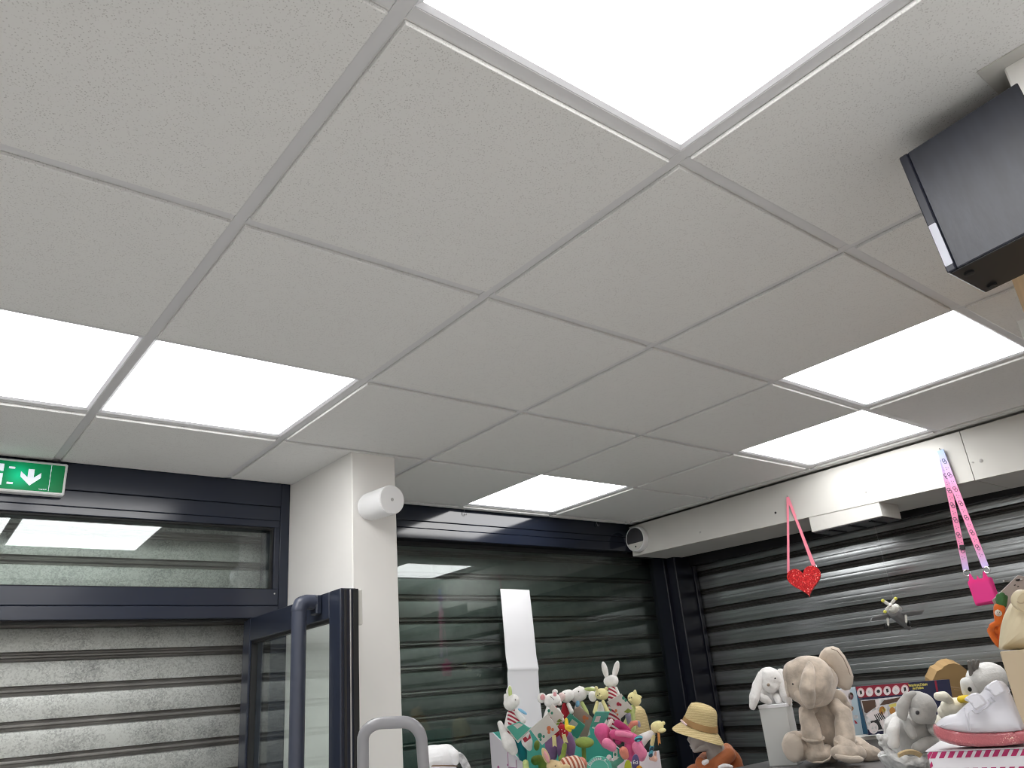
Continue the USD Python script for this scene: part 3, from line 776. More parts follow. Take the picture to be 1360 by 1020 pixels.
for sx in (-1, 1):
    pl.part('tailplane', hull([P(1207 + sx * 2, 833, pd + 0.15), P(1207 + sx * 2, 835, pd + 0.19), P(1207 + sx * 11, 834 - sx * 1.2, pd + 0.165), P(1207 + sx * 11, 835.2 - sx * 1.2, pd + 0.185), P(1207, 836.5, pd + 0.17)]), 'plane_grey')
pl.part('tail_fin', hull([P(1206, 834, pd + 0.14), P(1208, 834, pd + 0.18), P(1209, 826, pd + 0.18), P(1209.6, 826, pd + 0.165)]), 'plane_grey')
pl.blob('cockpit', 'prop_white', [[(1190, 806, -0.03, 4.2), (1195, 809, 0.02, 3.2)]], it=4)
pl.ell('spinner', 'prop_white', 1182, 803.5, -0.1, 2.6, 2.6, 2.6)
for ex_, ey_ in ((1172, 797.5), (1190, 794.5), (1175, 813)):
    cx_, cy_ = (1182 + ex_) / 2, (803.5 + ey_) / 2
    an = math.degrees(math.atan2(-(ey_ - 803.5), ex_ - 1182))
    b_ = pl.ell('propeller_blade', 'prop_white', cx_, cy_, -0.1, math.hypot(ex_ - 1182, ey_ - 803.5) / 2, 2.2, 0.8, an)
    pl.ell('blade_tip', 'prop_yellow', 1182 + (ex_ - 1182) * 0.93, 803.5 + (ey_ - 803.5) * 0.93, -0.1, 2.4, 2.3, 1.0, an, parent=b_, label='yellow blade tip')
for x, y in ((1179, 822), (1203, 818)):
    l_ = pl.blob('landing_leg', 'prop_white', [[(x, y, -0.04, 1.6), (x + 0.6, y + 8, -0.05, 1.5)]], it=2)
    pl.part('wheel', lathe([(3.4 * kw, -0.004), (3.9 * kw, 0.0), (3.4 * kw, 0.004)], P(x - 3 if x < 1190 else x + 4, y + 10, pd - 0.05), RIGHT, 18), 'black_rubber', parent=l_, label='black wheel')
tp = np.array([*P(1190, 808, pd)]); pl.part('thread', tube([tp, np.array([tp[0], tp[1], 2.1994])], 0.0004, 5), 'tube_grey', label='thin hanging thread')

# ================================================================ the tube frame and the white sun hat
td = 1.8
ts = td / FPX
lw = [(482, 1035), (482, 985)] + [(482 + 27 - 27 * math.cos(a), 983 - 23 * math.sin(a)) for a in np.linspace(0.15, 1.57, 7)] + [(535, 959)] + [(535 + 25 * math.sin(a), 985 - 26 * math.cos(a)) for a in np.linspace(0.2, 1.45, 7)] + [(564, 1035)]
pts = [P(x, y, td) for x, y in lw]
dwn = np.array([0, 0, -1.0])
pts = [pts[0] + dwn * k for k in np.linspace(pts[0][2] - 0.002, 0.05, 10)] + pts + [pts[-1] + dwn * k for k in np.linspace(0.05, pts[-1][2] - 0.002, 10)]
rl = Thing('step_ladder', 'grey metal tube hand loop of a step ladder in front of the white column', 'step ladder', (pts[0][0], pts[0][1], 0))
rl.part('tube_frame', tube(pts, 0.0136, 18), 'tube_grey', smooth=60)
for z in (0.25, 0.5, 0.75):
    a, b = pts[0].copy(), pts[-1].copy(); a[2] = b[2] = z
    c_ = (a + b) / 2; u_ = unit(b - a)
    rl.part('tread', obox(c_, (np.linalg.norm(b - a) - 0.03, 0.1, 0.025), [u_, np.cross([0, 0, 1.0], u_), np.array([0, 0, 1.0])]), 'dark_metal')

mat('cotton_white', (0.82, 0.82, 0.84), 0.9, sheen=0.2, bump=0.15, bscale=300)
mat('rib_brown', (0.16, 0.09, 0.045), 0.8)
mat('print_grey', (0.68, 0.68, 0.70), 0.9, var=0.35, vscale=60, dark=(0.35, 0.35, 0.37))
wh = Toy('sun_hat', 'white folded cotton baby sun hat with a brown trim line beside the grey tube loop', 'hat', (590, 1012), 2.2)
cr = soft([wh.chain([(572, 1006, 0.02, 15), (593, 1003, 0.0, 14), (598, 1012, 0, 9)]), wh.chain([(575, 1014, 0.02, 9), (600, 1014, 0, 8)]), wh.chain([(593, 993, 0, 4.5), (604, 1002, -0.02, 6), (605, 1011, -0.02, 4)])], 0.35, 6)
nv = cr.vertex_normals
cr.vertices += nv * (0.008 * (meshkit.fbm(cr.vertices * np.array([28, 28, 14]), 3, 4) - 0.5))[:, None]
wh.part('crown', cr, 'cotton_white', smooth=True)
wh.part('trim_line', tube([P(568 + 3 * k, 1017.5 - 0.06 * k * (14 - k) * 0.2, 2.2 - 0.033 + 0.0014 * (k - 7) ** 2 * 0.5) for k in range(14)], 0.0018, 6), 'rib_brown', label='thin brown trim line')
wh.blob('band', 'cotton_white', [[(574, 1026, 0.01, 9), (600, 1025, 0, 8)]], it=4)
wh.part('neck_tie', ribbon([P(607 + 1.1 * k, 1002 + 0.45 * k + 0.09 * k * k, 2.18 + 0.002 * k) for k in range(14)], RIGHT + 0.4 * UP, 0.021, 0.004), 'print_grey', label='grey printed neck tie')
wh.part('hat_stand', lathe([(0.09, 0), (0.09, 0.01), (0.012, 0.02), (0.012, P(590, 1030, 2.2)[2] - 0.02), (0.06, P(590, 1030, 2.2)[2])], np.array([*P(590, 1012, 2.2)[:2], 0.0]), (0, 0, 1), 20), 'white_plastic')

# ================================================================ counter display full of small plush toys
bd = 3.0
B0 = on(650, 973, 0, 1.60)                                     # back left top corner
bz = B0[2]; bx0, by1 = 1.60, B0[1]; by0, bx1 = 1.02, 2.12
mat('board_white', (0.76, 0.74, 0.80), 0.55)
mat('board_teal', (0.10, 0.46, 0.38), 0.6)
db = Thing('display_box', 'white cardboard counter display with teal inside, filled with small plush toys', 'display box', ((bx0 + bx1) / 2, (by0 + by1) / 2, 1.1))
side = Polygon([(by1, 1.1), (by1, bz), (by1 - 0.02, bz), (by0, bz - 0.616 * (by1 - 0.02 - by0)), (by0, 1.1)])
EY = np.array([0, 1.0, 0])
for x, nm in ((bx0, 'a'), (bx1 - 0.006, 'b')):
    db.part('side_panel', slab(side, np.array([x, 0, 0]), EY, EZ, EX, 0.003), 'board_white' if nm == 'a' else 'board_teal', smooth=False)
    db.part('side_lining' if nm == 'a' else 'outer_face', slab(side, np.array([x + 0.003, 0, 0]), EY, EZ, EX, 0.003), 'board_teal' if nm == 'a' else 'board_white', smooth=False)
db.part('back_panel', bx(bx0 + 0.006, by1 - 0.004, 1.1, bx1 - 0.006, by1, bz, 0.0005), 'board_teal')
db.part('bottom_panel', bx(bx0 + 0.006, by0 + 0.005, 1.1, bx1 - 0.006, by1 - 0.0045, 1.105, 0.0005), 'board_teal')
fz = on(862, 999, 1, by0)[2]
db.part('front_lip', bx(bx0 + 0.006, by0, 1.1, bx1 - 0.001, by0 + 0.004, fz, 0.0005), 'board_white')
mat('mauve', (0.42, 0.12, 0.30), 0.6)
lm = []
for a, b in (((674.5, 999), (675, 1017)), ((685.5, 1009), (686, 1020)), ((675, 1019), (686, 1020))):
    a, b = on(*a, 0, bx0 - 0.001), on(*b, 0, bx0 - 0.001)
    lm.append(tube([a, b], 0.0011, 5))
lm += [lathe([(0.004, 0), (0.004, 0.001)], on(674.5, 1016, 0, bx0), (-1, 0, 0), 10), lathe([(0.006, 0), (0.006, 0.001)], on(662, 1019, 0, bx0), (-1, 0, 0), 10)]
db.part('printed_motif', cat(*lm), 'mauve', smooth=False, label='thin mauve line drawing printed on the white side')
single('display_plinth', bx(bx0 - 0.03, by0 - 0.03, 0, bx1 + 0.25, by1 + 0.16, 1.0985, 0.004), 'white_plastic', 'white plinth under the plush toy display box', 'plinth')

PL = dict(plush_white=(0.88, 0.87, 0.85), plush_pinkish=(0.80, 0.62, 0.60), plush_pink_in=(0.78, 0.38, 0.40), plush_yellow=(0.78, 0.72, 0.36), plush_red=(0.42, 0.015, 0.03), plush_green=(0.38, 0.56, 0.13),
          plush_lime=(0.62, 0.74, 0.30), plush_blue=(0.25, 0.55, 0.78), plush_teal=(0.0, 0.18, 0.21), plush_hot=(0.66, 0.10, 0.27), plush_rose=(0.78, 0.22, 0.38), plush_coral=(0.72, 0.25, 0.18), plush_purple=(0.22, 0.12, 0.26),
          plush_tan=(0.66, 0.50, 0.28), plush_orange=(0.70, 0.32, 0.10), plush_olive=(0.24, 0.33, 0.06), beak_yellow=(0.85, 0.62, 0.04), sage=(0.10, 0.30, 0.22), plush_magenta=(0.40, 0.03, 0.14), grey_violet=(0.30, 0.28, 0.38), peach=(0.80, 0.50, 0.40))
for k, c in PL.items():
    mat(k, c, 0.9, sheen=0.25, var=0.07, vscale=70, bump=0.3, bscale=260)
striped('stripe_red', (0.40, 0.015, 0.05), (0.80, 0.74, 0.72), 26, rot=(0.5, 0.9, 0.6))
striped('stripe_orange', (0.40, 0.10, 0.05), (0.82, 0.64, 0.52), 22, rot=(0, 0.3, 0.4))
striped('stripe_blue', (0.02, 0.06, 0.10), (0.10, 0.45, 0.55), 30, rot=(0.6, 1.1, 0))
mat('eye_black', (0.008, 0.008, 0.008), 0.25)
mat('thread_dark', (0.05, 0.04, 0.05), 0.6)
mat('card_teal', (0.10, 0.47, 0.36), 0.5)
mat('card_pale', (0.74, 0.72, 0.68), 0.6)
mat('print_red', (0.45, 0.03, 0.06), 0.6)
mat('print_green', (0.05, 0.28, 0.19), 0.6)
mat('print_orange', (0.72, 0.22, 0.10), 0.6)
mat('card_brown', (0.42, 0.30, 0.25), 0.6)
G = 'small plush toys in the counter display'


def eyes(t, pts, dd, r=0.9):
    for x, y in pts:
        t.ell('eye', 'eye_black', x, y, dd, r, r, r, sub=2)


def tag_card(t, px, dd, mt, tilt=(0, 0), nm='booklet', marks=(), window=None, round_px=0.6):
    nrm = unit(-FWD + tilt[0] * RIGHT + tilt[1] * UP)
    c = t.flat(nm, mt, px, dd, 0.0025, nrm, round_px=round_px)
    o = P(*np.mean(px, 0), t.d + dd) + nrm * 0.0026
    if window:
        t.part('sticker', prism_px(window, o, nrm, 0.0004), 'card_pale', smooth=False, parent=c)
    for kind, x, y, r in marks:
        q = circle_px(x, y, r, 9, r * 1.2) if kind != 'leaf' else [(x - r, y + r * .3), (x, y - r * .6), (x + r, y), (x, y + r * .6)]
        t.part('printed_motif', prism_px(q, o, nrm, 0.0004), {'s': 'print_red', 'o': 'print_orange', 'g': 'print_green', 'leaf': 'plush_olive'}[kind], smooth=False, parent=c)
    return c


# 1 rabbit with green-lined ear, far left
t = Toy('plush_rabbit', 'white plush rabbit with green-lined ear at the left corner of the display box', 'plush toy', (684, 1000), 2.95, G)
t.blob('head', 'plush_white', [[(678, 934, 0, 9.5), (682, 931, -0.01, 8.5)]])
e = t.blob('ear', 'plush_white', [[(676, 928, 0.01, 3), (676, 918, 0.01, 4), (677, 913, 0.01, 2.5)]])
t.ell('ear_lining', 'plush_lime', 677.5, 919, -0.002, 2.6, 8, 2, 4, parent=e, label='lime green ear lining')
t.blob('ear', 'plush_white', [[(672, 930, 0.02, 3), (671.5, 924, 0.03, 2.6)]])
eyes(t, [(684.5, 929.5)], -0.035, 0.8)
t.blob('body', 'stripe_red', [[(680, 944, 0.01, 5), (682, 956, 0.01, 9), (684, 970, 0.02, 11)]])
t.blob('arm', 'plush_white', [[(686, 946, 0, 3.2), (695, 957, -0.02, 4)]])
t.blob('arm', 'plush_white', [[(676, 948, 0.02, 3.2), (673, 966, 0, 4)]])
t.blob('foot', 'plush_white', [[(664, 961, -0.02, 3.6), (669, 974, -0.02, 5), (676, 988, -0.03, 9), (682, 997, -0.03, 6)]])
t.blob('foot', 'plush_white', [[(698, 975, -0.02, 6), (700, 985, -0.02, 7.5), (703, 993, -0.02, 4)]])
t.blob('trousers', 'plush_teal', [[(690, 985, 0.0, 7), (694, 1000, 0, 6.5), (695, 1010, 0, 5)]])
t.flat('bow', 'print_red', [(694, 981), (698, 978), (701, 981), (704, 974), (705, 980), (700, 984), (697, 986)], -0.06, 0.002)
t.ell('neck_ribbon', 'plush_blue', 694, 945, -0.03, 7, 1.8, 3, -32, label='pale blue ribbon end')
tag_card(t, [(673, 965), (690, 958), (704, 967), (687, 983)], -0.085, 'card_teal', (0.0, -0.35), window=[(682, 963), (689, 960), (695, 962.5), (687, 968)])
tag_card(t, [(673, 967), (690, 962), (705, 968), (688, 986.5)], -0.075, 'card_pale', (0.0, -0.5), 'booklet_back')
# 2, 3 mice
t = Toy('plush_mouse', 'white plush mouse with a big round pink-lined ear in the display box', 'plush toy', (735, 985), 2.95, G)
t.blob('head', 'plush_white', [[(731, 931, 0, 9), (737, 929, -0.015, 7.5), (741, 930, -0.03, 4)]])
e = t.ell('ear', 'plush_white', 719.5, 927, 0.0, 6.2, 6.8, 3, 0, yaw=20)
t.ell('ear_lining', 'plush_pink_in', 720.5, 926, -0.009, 3.4, 3.8, 2, 0, yaw=20, parent=e, label='pink ear lining')
t.ell('ear', 'plush_pink_in', 737, 922.5, -0.02, 2.4, 3.2, 3, 10)
t.part('mouth', tube([P(731 + k, 925 + 0.75 * k + 0.03 * k * k, 2.95 - 0.05) for k in range(6)], 0.001, 5), 'thread_dark')
t.blob('body', 'plush_red', [[(735, 940, 0, 4), (736, 950, 0, 8), (738, 968, 0.01, 12)]])
t.blob('arm', 'plush_white', [[(729, 940, -0.01, 3.5), (725, 954, -0.03, 4)]])
t.blob('arm', 'plush_white', [[(741, 943, -0.02, 3), (746, 956, -0.04, 3.5)]])
for x, y in ((731, 980), (745, 982)):
    t.blob('leg', 'plush_purple', [[(x, y - 6, 0, 8), (x + 1, y + 10, -0.02, 8.5), (x + 3, y + 24, -0.02, 6)]])
tag_card(t, [(723, 957), (733, 934), (749, 950), (739, 967)], -0.07, 'card_pale', (0.1, -0.2), 'hang_tag', marks=(('g', 729, 944, 1.8), ('g', 733, 947, 1.6), ('s', 727, 951, 1.6), ('s', 731, 954, 1.4), ('leaf', 743, 957, 4)))
tag_card(t, [(704, 968), (727, 948), (743, 969), (720, 989)], -0.11, 'card_pale', (-0.05, -0.3), 'hang_tag', marks=(('g', 717, 977, 3), ('g', 722, 978, 1.7), ('g', 718, 982, 1.7), ('o', 729, 967.5, 3), ('o', 734, 969, 1.9), ('o', 729, 972.5, 2), ('leaf', 741, 961, 3)))
for s_ in (0, 13):
    t.part('ribbon_end', prism_px([(733 + s_, 977 - s_ * .1), (738 + s_, 976 - s_ * .1), (739.5 + s_ * 1.15, 992 - s_ * .4), (736.5 + s_ * 1.1, 990 - s_ * .35), (734 + s_ * 1.15, 992 - s_ * .35)], P(737 + s_, 984, 2.83), unit(-FWD + 0.2 * RIGHT), 0.0015), 'plush_yellow', smooth=False, label='yellow ribbon end')
t = Toy('plush_mouse', 'white plush mouse tipped sideways with pink muzzle, beside the big-eared mouse', 'plush toy', (752, 975), 3.08, G)
t.blob('head', 'plush_white', [[(752, 925, 0, 8), (756, 923, 0, 7)]])
t.blob('muzzle', 'plush_pinkish', [[(746, 925, -0.02, 5), (743, 930, -0.03, 3.5)]])
t.ell('nose', 'plush_pink_in', 742, 933, -0.04, 2.2, 2.0, 2)
t.ell('ear', 'plush_white', 737, 919, 0.01, 4, 3.4, 3, 20)
eyes(t, [(750, 921)], -0.033, 0.7)
t.ell('paw', 'plush_white', 743, 934, -0.05, 3.2, 3.2, 3.2)
t.blob('body', 'plush_red', [[(750, 937, 0, 3.5), (751, 948, 0, 6.5), (750, 962, 0.01, 8)]])
t.blob('arm', 'plush_white', [[(755, 936, -0.01, 2.8), (759, 945, -0.03, 3)]])
tag_card(t, [(745, 962), (757, 947), (777, 963), (767, 981), (755, 972)], -0.06, 'card_teal', (0.1, -0.3), window=[(755, 962), (760, 955), (768, 961), (762, 969)])
# duck with yellow beak
t = Toy('plush_duck', 'dark red plush duck with yellow beak in the middle of the display box', 'plush toy', (752, 985), 2.86, G)
t.blob('body', 'plush_red', [[(747, 968, 0, 6), (750, 976, 0, 6.5)]])
for a in ((747, 974), (750, 971), (746, 969)):
    t.ell('bead', 'plush_pinkish', a[0], a[1], -0.02, 0.8, 0.8, 0.8, sub=1)
t.blob('beak', 'beak_yellow', [[(752, 956, -0.02, 2.2), (753, 966, -0.03, 3.2), (762, 966, -0.05, 2)], [(753, 966, -0.03, 3.2), (757, 970, -0.04, 2.4)]])
t.blob('leg', 'plush_purple', [[(754, 978, 0.0, 6.5), (758, 990, 0, 7), (758, 1000, 0, 5.5)]])
t.blob('foot', 'plush_coral', [[(757, 1002, 0, 4.5)]])
t.blob('scarf', 'plush_olive', [[(750, 990, -0.02, 3.2), (748, 1003, -0.03, 3.4), (745, 1008, -0.04, 3.6)]], label='olive green scarf')
# 4 white rabbit with lime ear
t = Toy('plush_rabbit', 'white plush rabbit with lime ear stretched sideways and a pale blue tie', 'plush toy', (770, 985), 3.12, G)
t.blob('head', 'plush_white', [[(766, 924, 0, 9), (771, 921, 0, 9)], [(770, 914, 0, 3)]])
t.ell('nose', 'plush_pink_in', 759.5, 920, -0.03, 2.3, 2.6, 2)
eyes(t, [(768.5, 918.5)], -0.036, 0.8)
e = t.blob('ear', 'plush_white', [[(776, 919, 0.0, 4), (787, 917, 0, 5), (792, 918, 0, 3.5)]])
t.ell('ear_lining', 'plush_lime', 784, 915.5, -0.012, 8, 2.6, 2.4, -4, parent=e, label='lime green ear lining')
t.blob('body', 'plush_white', [[(769, 937, 0.01, 5), (769, 955, 0.01, 9), (770, 975, 0.01, 10)]])
t.ell('tie', 'plush_blue', 767, 935, -0.03, 2.8, 4.4, 2, -6, label='pale blue tie')
t.blob('arm', 'plush_lime', [[(773, 934, -0.02, 2.6), (779, 945, -0.03, 2.6), (781, 952, -0.03, 2.2)]])
tag_card(t, [(760, 943), (769, 938), (787, 953), (779, 982), (769, 977)], -0.04, 'card_brown', (0, -0.1), 'hang_tag', marks=(('o', 776, 953, 2.6), ('o', 780, 954, 1.8), ('o', 776, 958, 1.6)))
tag_card(t, [(768, 957), (780, 953), (784, 975), (772, 984)], -0.036, 'card_white', (0, -0.1), 'hang_tag')
# 5 yellow cat
t = Toy('plush_cat', 'yellow plush cat with a teal booklet in front, centre of the display box row', 'plush toy', (798, 985), 2.98, G)
t.blob('head', 'plush_yellow', [[(797, 922, 0, 7), (801, 922, 0, 7.5)]])
t.ell('ear', 'plush_yellow', 792, 914, 0, 2.4, 2.8, 2, 20); t.ell('ear', 'plush_yellow', 805, 915, 0, 2.2, 3, 2, -30)
eyes(t, [(793.8, 923.4), (796.6, 921.6)], -0.036, 0.7)
t.ell('muzzle', 'plush_yellow', 798, 925, -0.03, 2.6, 2, 2)
t.part('whiskers', tube([P(798 + k * 0.7, 925 - k * 0.3, 2.95 - 0.037) for k in range(4)], 0.0007, 4), 'thread_dark')
t.ell('wing', 'plush_white', 787, 925, 0.03, 5.5, 6.8, 5, 10)
t.blob('body', 'plush_white', [[(797, 936, 0, 3.5), (797, 945, 0, 6), (798, 962, 0, 9)]])
t.blob('arm', 'plush_yellow', [[(793, 933, -0.02, 2.2), (790, 946, -0.04, 2.8)]]); t.blob('arm', 'plush_yellow', [[(801, 932, -0.02, 2.3), (807, 945, -0.04, 2.8)]])
tag_card(t, [(784, 964), (791, 945), (810, 945), (806, 953), (798, 967)], -0.08, 'card_teal', (0.1, -0.3), window=[(789, 959), (792, 951.5), (798, 951), (795.5, 959)])
tag_card(t, [(785, 966), (804, 962), (808, 955), (806, 974)], -0.07, 'card_pale', (0.1, -0.3), 'booklet_back', marks=(('g', 802, 964, 2.2),))
# 6 tall rabbit
t = Toy('plush_rabbit', 'tall white plush rabbit with both ears upright, highest toy in the display box', 'plush toy', (815, 985), 3.05, G)
t.blob('head', 'plush_white', [[(808, 905, 0, 6.5), (814, 904, 0, 7.5)]])
for c_, rot in (((803.5, 890), 14), ((818, 889), -14)):
    e = t.ell('ear', 'plush_white', *c_, 0.01, 3.9, 11.5, 5, rot)
    t.ell('ear_lining', 'plush_lime', *c_, 0.008, 2.2, 8.5, 4, rot, parent=e, label='pale green ear lining') if False else None
t.blob('body', 'stripe_red', [[(812, 913, 0, 4.2), (815, 925, 0, 7.5), (816, 940, 0, 8), (816, 965, 0.02, 9)]])
t.blob('arm', 'plush_white', [[(818, 914, 0, 2.2), (821.5, 922, -0.01, 2)]])
tag_card(t, [(806, 932), (825, 921), (840, 940), (824, 954)], -0.06, 'card_pale', (0.05, -0.2), 'hang_tag', marks=(('g', 828, 927, 2), ('g', 831, 930, 1.7), ('s', 821, 935, 2.2), ('s', 824, 936, 1.6), ('o', 818, 944, 1.8), ('o', 820, 949, 1.4), ('leaf', 834, 944, 5.5), ('g', 811, 943, 1.4)))
# 7 yellow cat on the right
t = Toy('plush_cat', 'yellow plush cat looking left on the right side of the display box', 'plush toy', (838, 985), 3.05, G)
t.blob('head', 'plush_yellow', [[(841, 927, 0, 7.5), (844, 930, 0, 7.5)]])
t.blob('ear', 'plush_yellow', [[(843, 921, 0, 3), (843.5, 917.5, 0, 1.5)]]); t.blob('ear', 'plush_yellow', [[(848, 926, 0, 3), (851, 926, 0, 1.5)]])
eyes(t, [(836, 927), (838.6, 926.5)], -0.03, 0.7)
t.ell('muzzle', 'plush_yellow', 836.5, 930, -0.02, 2.2, 1.8, 2)
t.blob('body', 'plush_lime', [[(840, 941, 0, 4.5), (838, 948, 0, 5), (836, 965, 0.01, 9)]])
t.blob('arm', 'grey_violet', [[(834, 950, -0.03, 4), (836, 960, -0.03, 3)]])
# pink plush pig
t = Toy('plush_pig', 'hot pink plush animal with thick bent limbs in the display box', 'plush toy', (830, 1000), 2.8, G)
t.blob('body', 'plush_hot', [[(800, 972, 0.03, 11), (806, 985, 0.03, 9)], [(815, 975, 0, 6), (832, 978, 0, 8), (843, 985, 0, 9), (848, 1000, 0, 10)], [(838, 990, 0, 9), (838, 1004, 0, 7)]])
t.blob('foot', 'plush_rose', [[(806, 987, -0.05, 6.5), (813, 992, -0.05, 6)]])
t.blob('arm', 'plush_rose', [[(820, 974, -0.03, 3.5), (829, 975, -0.03, 3.5), (838, 977, -0.03, 3)]])
t.blob('leg', 'plush_rose', [[(846, 992, -0.04, 7), (852, 1000, -0.04, 7.5), (852, 1006, -0.03, 5)]])
t.blob('leg', 'plush_magenta', [[(820, 961, 0.02, 5), (828, 966, 0.02, 5), (834, 970, 0.02, 4)]])
t.blob('belly', 'plush_magenta', [[(821, 984, 0.0, 5)]])
t.blob('face', 'plush_coral', [[(828, 998, -0.05, 6.2), (830, 1003, -0.05, 5.5)]])
t.blob('ear', 'plush_pinkish', [[(809, 963, -0.02, 2.6), (812, 957, -0.02, 2.4)]])
t.ell('trim_patch', 'stripe_blue', 848, 981, -0.05, 6, 3.6, 4, 24, label='blue striped patch')
t = Toy('plush_bird', 'small coral and purple plush bird in front of the straw hat', 'plush toy', (838, 965), 2.95, G)
t.blob('body', 'plush_coral', [[(836, 966, 0, 3), (840, 961, 0, 3.4), (845, 960, 0, 3)]])
t.blob('wing', 'grey_violet', [[(848, 960, 0, 2.4), (849, 964, 0, 2)]]); t.blob('tail', 'grey_violet', [[(834, 969, 0, 2), (831, 971, 0, 1.5)]])
# bear leaning out on the right
t = Toy('plush_bear', 'pale yellow plush bear leaning out at the right end of the display box', 'plush toy', (862, 990), 2.9, G)
t.blob('head', 'plush_yellow', [[(871, 966, 0, 7), (875, 964, 0, 6.5)]])
t.ell('ear', 'plush_yellow', 881, 960.5, 0, 2.4, 2.6, 2); t.ell('muzzle', 'plush_yellow', 879, 970, -0.02, 5.5, 2.8, 4, 10)
t.blob('body', 'plush_white', [[(866, 974, 0, 4.5), (857, 979, 0, 6), (850, 985, 0.01, 8)]])
t.blob('arm', 'plush_yellow', [[(868, 978, -0.01, 2.6), (866, 988, -0.01, 2.8)]])
t.blob('leg', 'stripe_blue', [[(866, 990, 0.0, 2.8), (864, 1003, 0.0, 2.8)]])
t.blob('foot', 'peach', [[(865, 1007, 0.0, 3), (870, 1008, -0.01, 3.4)], [(870, 1004, 0, 2), (871, 999, 0, 1.3)]])
t.flat('ribbon_end', 'plush_orange', [(873, 973), (876, 973), (877.5, 988), (875.5, 986), (874, 990)], -0.03, 0.002, label='orange ribbon end')
# tan rabbit at the bottom
t = Toy('plush_rabbit', 'tan plush rabbit with striped body lying at the front of the display box', 'plush toy', (745, 1025), 2.72, G)
t.blob('head', 'plush_tan', [[(734, 1018, 0, 8.5), (740, 1019, -0.01, 8)]])
e = t.ell('ear', 'plush_tan', 725, 1004, 0, 4.4, 11.5, 4, 22)
t.ell('ear_lining', 'plush_pink_in', 726, 1005, -0.008, 2.4, 8.5, 3, 22, parent=e, label='pink ear lining')
eyes(t, [(737.5, 1017.3)], -0.034, 0.7)
t.blob('body', 'stripe_orange', [[(752, 1015, 0.01, 9), (764, 1014, 0.01, 10), (770, 1022, 0.01, 9)]])
t.blob('trousers', 'plush_coral', [[(772, 1013, 0.03, 7), (776, 1022, 0.03, 7)]])
t.blob('arm', 'plush_tan', [[(746, 1020, -0.02, 4), (754, 1019, -0.03, 3.6)]])
t = Toy('plush_tree', 'green flat-topped plush tree with a stem near the middle of the display box', 'plush toy', (775, 1000), 2.92, G)
t.ell('crown', 'plush_olive', 776, 986, 0, 13, 5.2, 30 * 0.4, 2); t.blob('stem', 'plush_olive', [[(775, 990, 0.01, 2.8), (776, 1015, 0.01, 2.8)]])
t = Toy('plush_leaf', 'dark olive plush leaf figure low at the left inside the display box', 'plush toy', (715, 1010), 3.0, G)
t.ell('leaf', 'plush_olive', 713, 990, 0.02, 4, 6.5, 5, -6); t.blob('body', 'plush_olive', [[(711, 1010, 0.0, 6), (717, 1008, 0, 5), (722, 1018, 0, 7)]])
t = Toy('plush_frog', 'bright lime plush foot showing low beside the white side of the display box', 'plush toy', (698, 1016), 2.9, G)
t.blob('foot', 'plush_lime', [[(698, 1013, 0, 4), (699, 1024, 0, 4.5)]])
t = Toy('plush_cactus', 'sage green plush tube beside the round teal sign in the display box', 'plush toy', (822, 1012), 2.78, G)
t.blob('stem', 'sage', [[(815, 1016, 0, 4), (826, 1008, 0, 3.6)]]); t.blob('base', 'sage', [[(812, 1014, 0.01, 3.6), (816, 1019, 0, 4)]])
t = Toy('plush_mouse', 'small white plush with a crumpled tag beside the round teal sign', 'plush toy', (814, 1006), 2.8, G)
t.blob('body', 'plush_white', [[(809, 1006, 0.02, 3.5), (806, 1010, 0.01, 2.6)]])
tag_card(t, [(814, 996), (820, 995), (820, 1008), (814, 1010)], -0.02, 'card_pale', (0.2, 0), 'hang_tag', marks=(('g', 817, 1002, 1.7),))
# print-on-board signs of the display
sg_ = Toy('round_sign', 'round teal card sign with white lettering at the front of the display box', 'sign', (796, 1020), 2.68)
sg_.flat('disc', 'card_teal', circle_px(796, 1021, 17, 36), 0.0, 0.003)
sg_.part('ring', tube([P(796 + 12.2 * math.cos(a), 1021 + 12.2 * math.sin(a), 2.676) for a in np.arange(40) / 40 * 6.283], 0.0007, 5, closed=True), 'board_white')


def lettering(txt, px_h, place, mt, u, v, n, t, bold=True, depth_=0.0006, width=None):
    q = meshkit.text_mesh(txt, 1.0, 0.1, bold)
    sc_ = px_h
    q.vertices = place + (q.vertices[:, :1] * sc_ * (width or 1)) * u + (q.vertices[:, 1:2] * sc_) * v + (q.vertices[:, 2:] * depth_ * 10) * n
    return q


tx = 'Doudous d’'
for k, ch in enumerate(tx):
    if ch == ' ':
        continue
    a = math.radians(158 - k * 12.5)
    u_ = RIGHT * math.sin(a) - UP * math.cos(a); v_ = RIGHT * math.cos(a) + UP * math.sin(a)
    s_ = 2.677 / FPX
    sg_.part('letter', lettering(ch, 3.0 * s_, P(796, 1021, 2.6765) + (13.0 * v_ - 1.2 * u_) * s_, 'board_white', u_, v_, -FWD, 0), 'board_white', smooth=False)
mat('bubble_green', (0.42, 0.45, 0.02), 0.4); mat('bubble_purple', (0.09, 0.07, 0.20), 0.4); mat('bubble_orange', (0.65, 0.30, 0.01), 0.4)
bs = Toy('logo_card', 'card of green, purple and orange ovals on the display box front', 'sign', (842, 1018), 2.62)
bs.flat('oval', 'bubble_purple', circle_px(844, 1014, 5.2, 24, 12.5), 0.0, 0.003)
bs.flat('oval', 'bubble_green', circle_px(834, 1020, 4.8, 24, 11), -0.004, 0.003)
bs.flat('oval', 'bubble_orange', circle_px(849, 1023, 4.6, 24, 6.5), -0.008, 0.003)
s_ = 2.616 / FPX
bs.part('lettering', lettering('Éd', 4.2 * s_, P(840.3, 1014.5, 2.6165), 'board_white', RIGHT, UP, -FWD, 0), 'board_white', smooth=False)

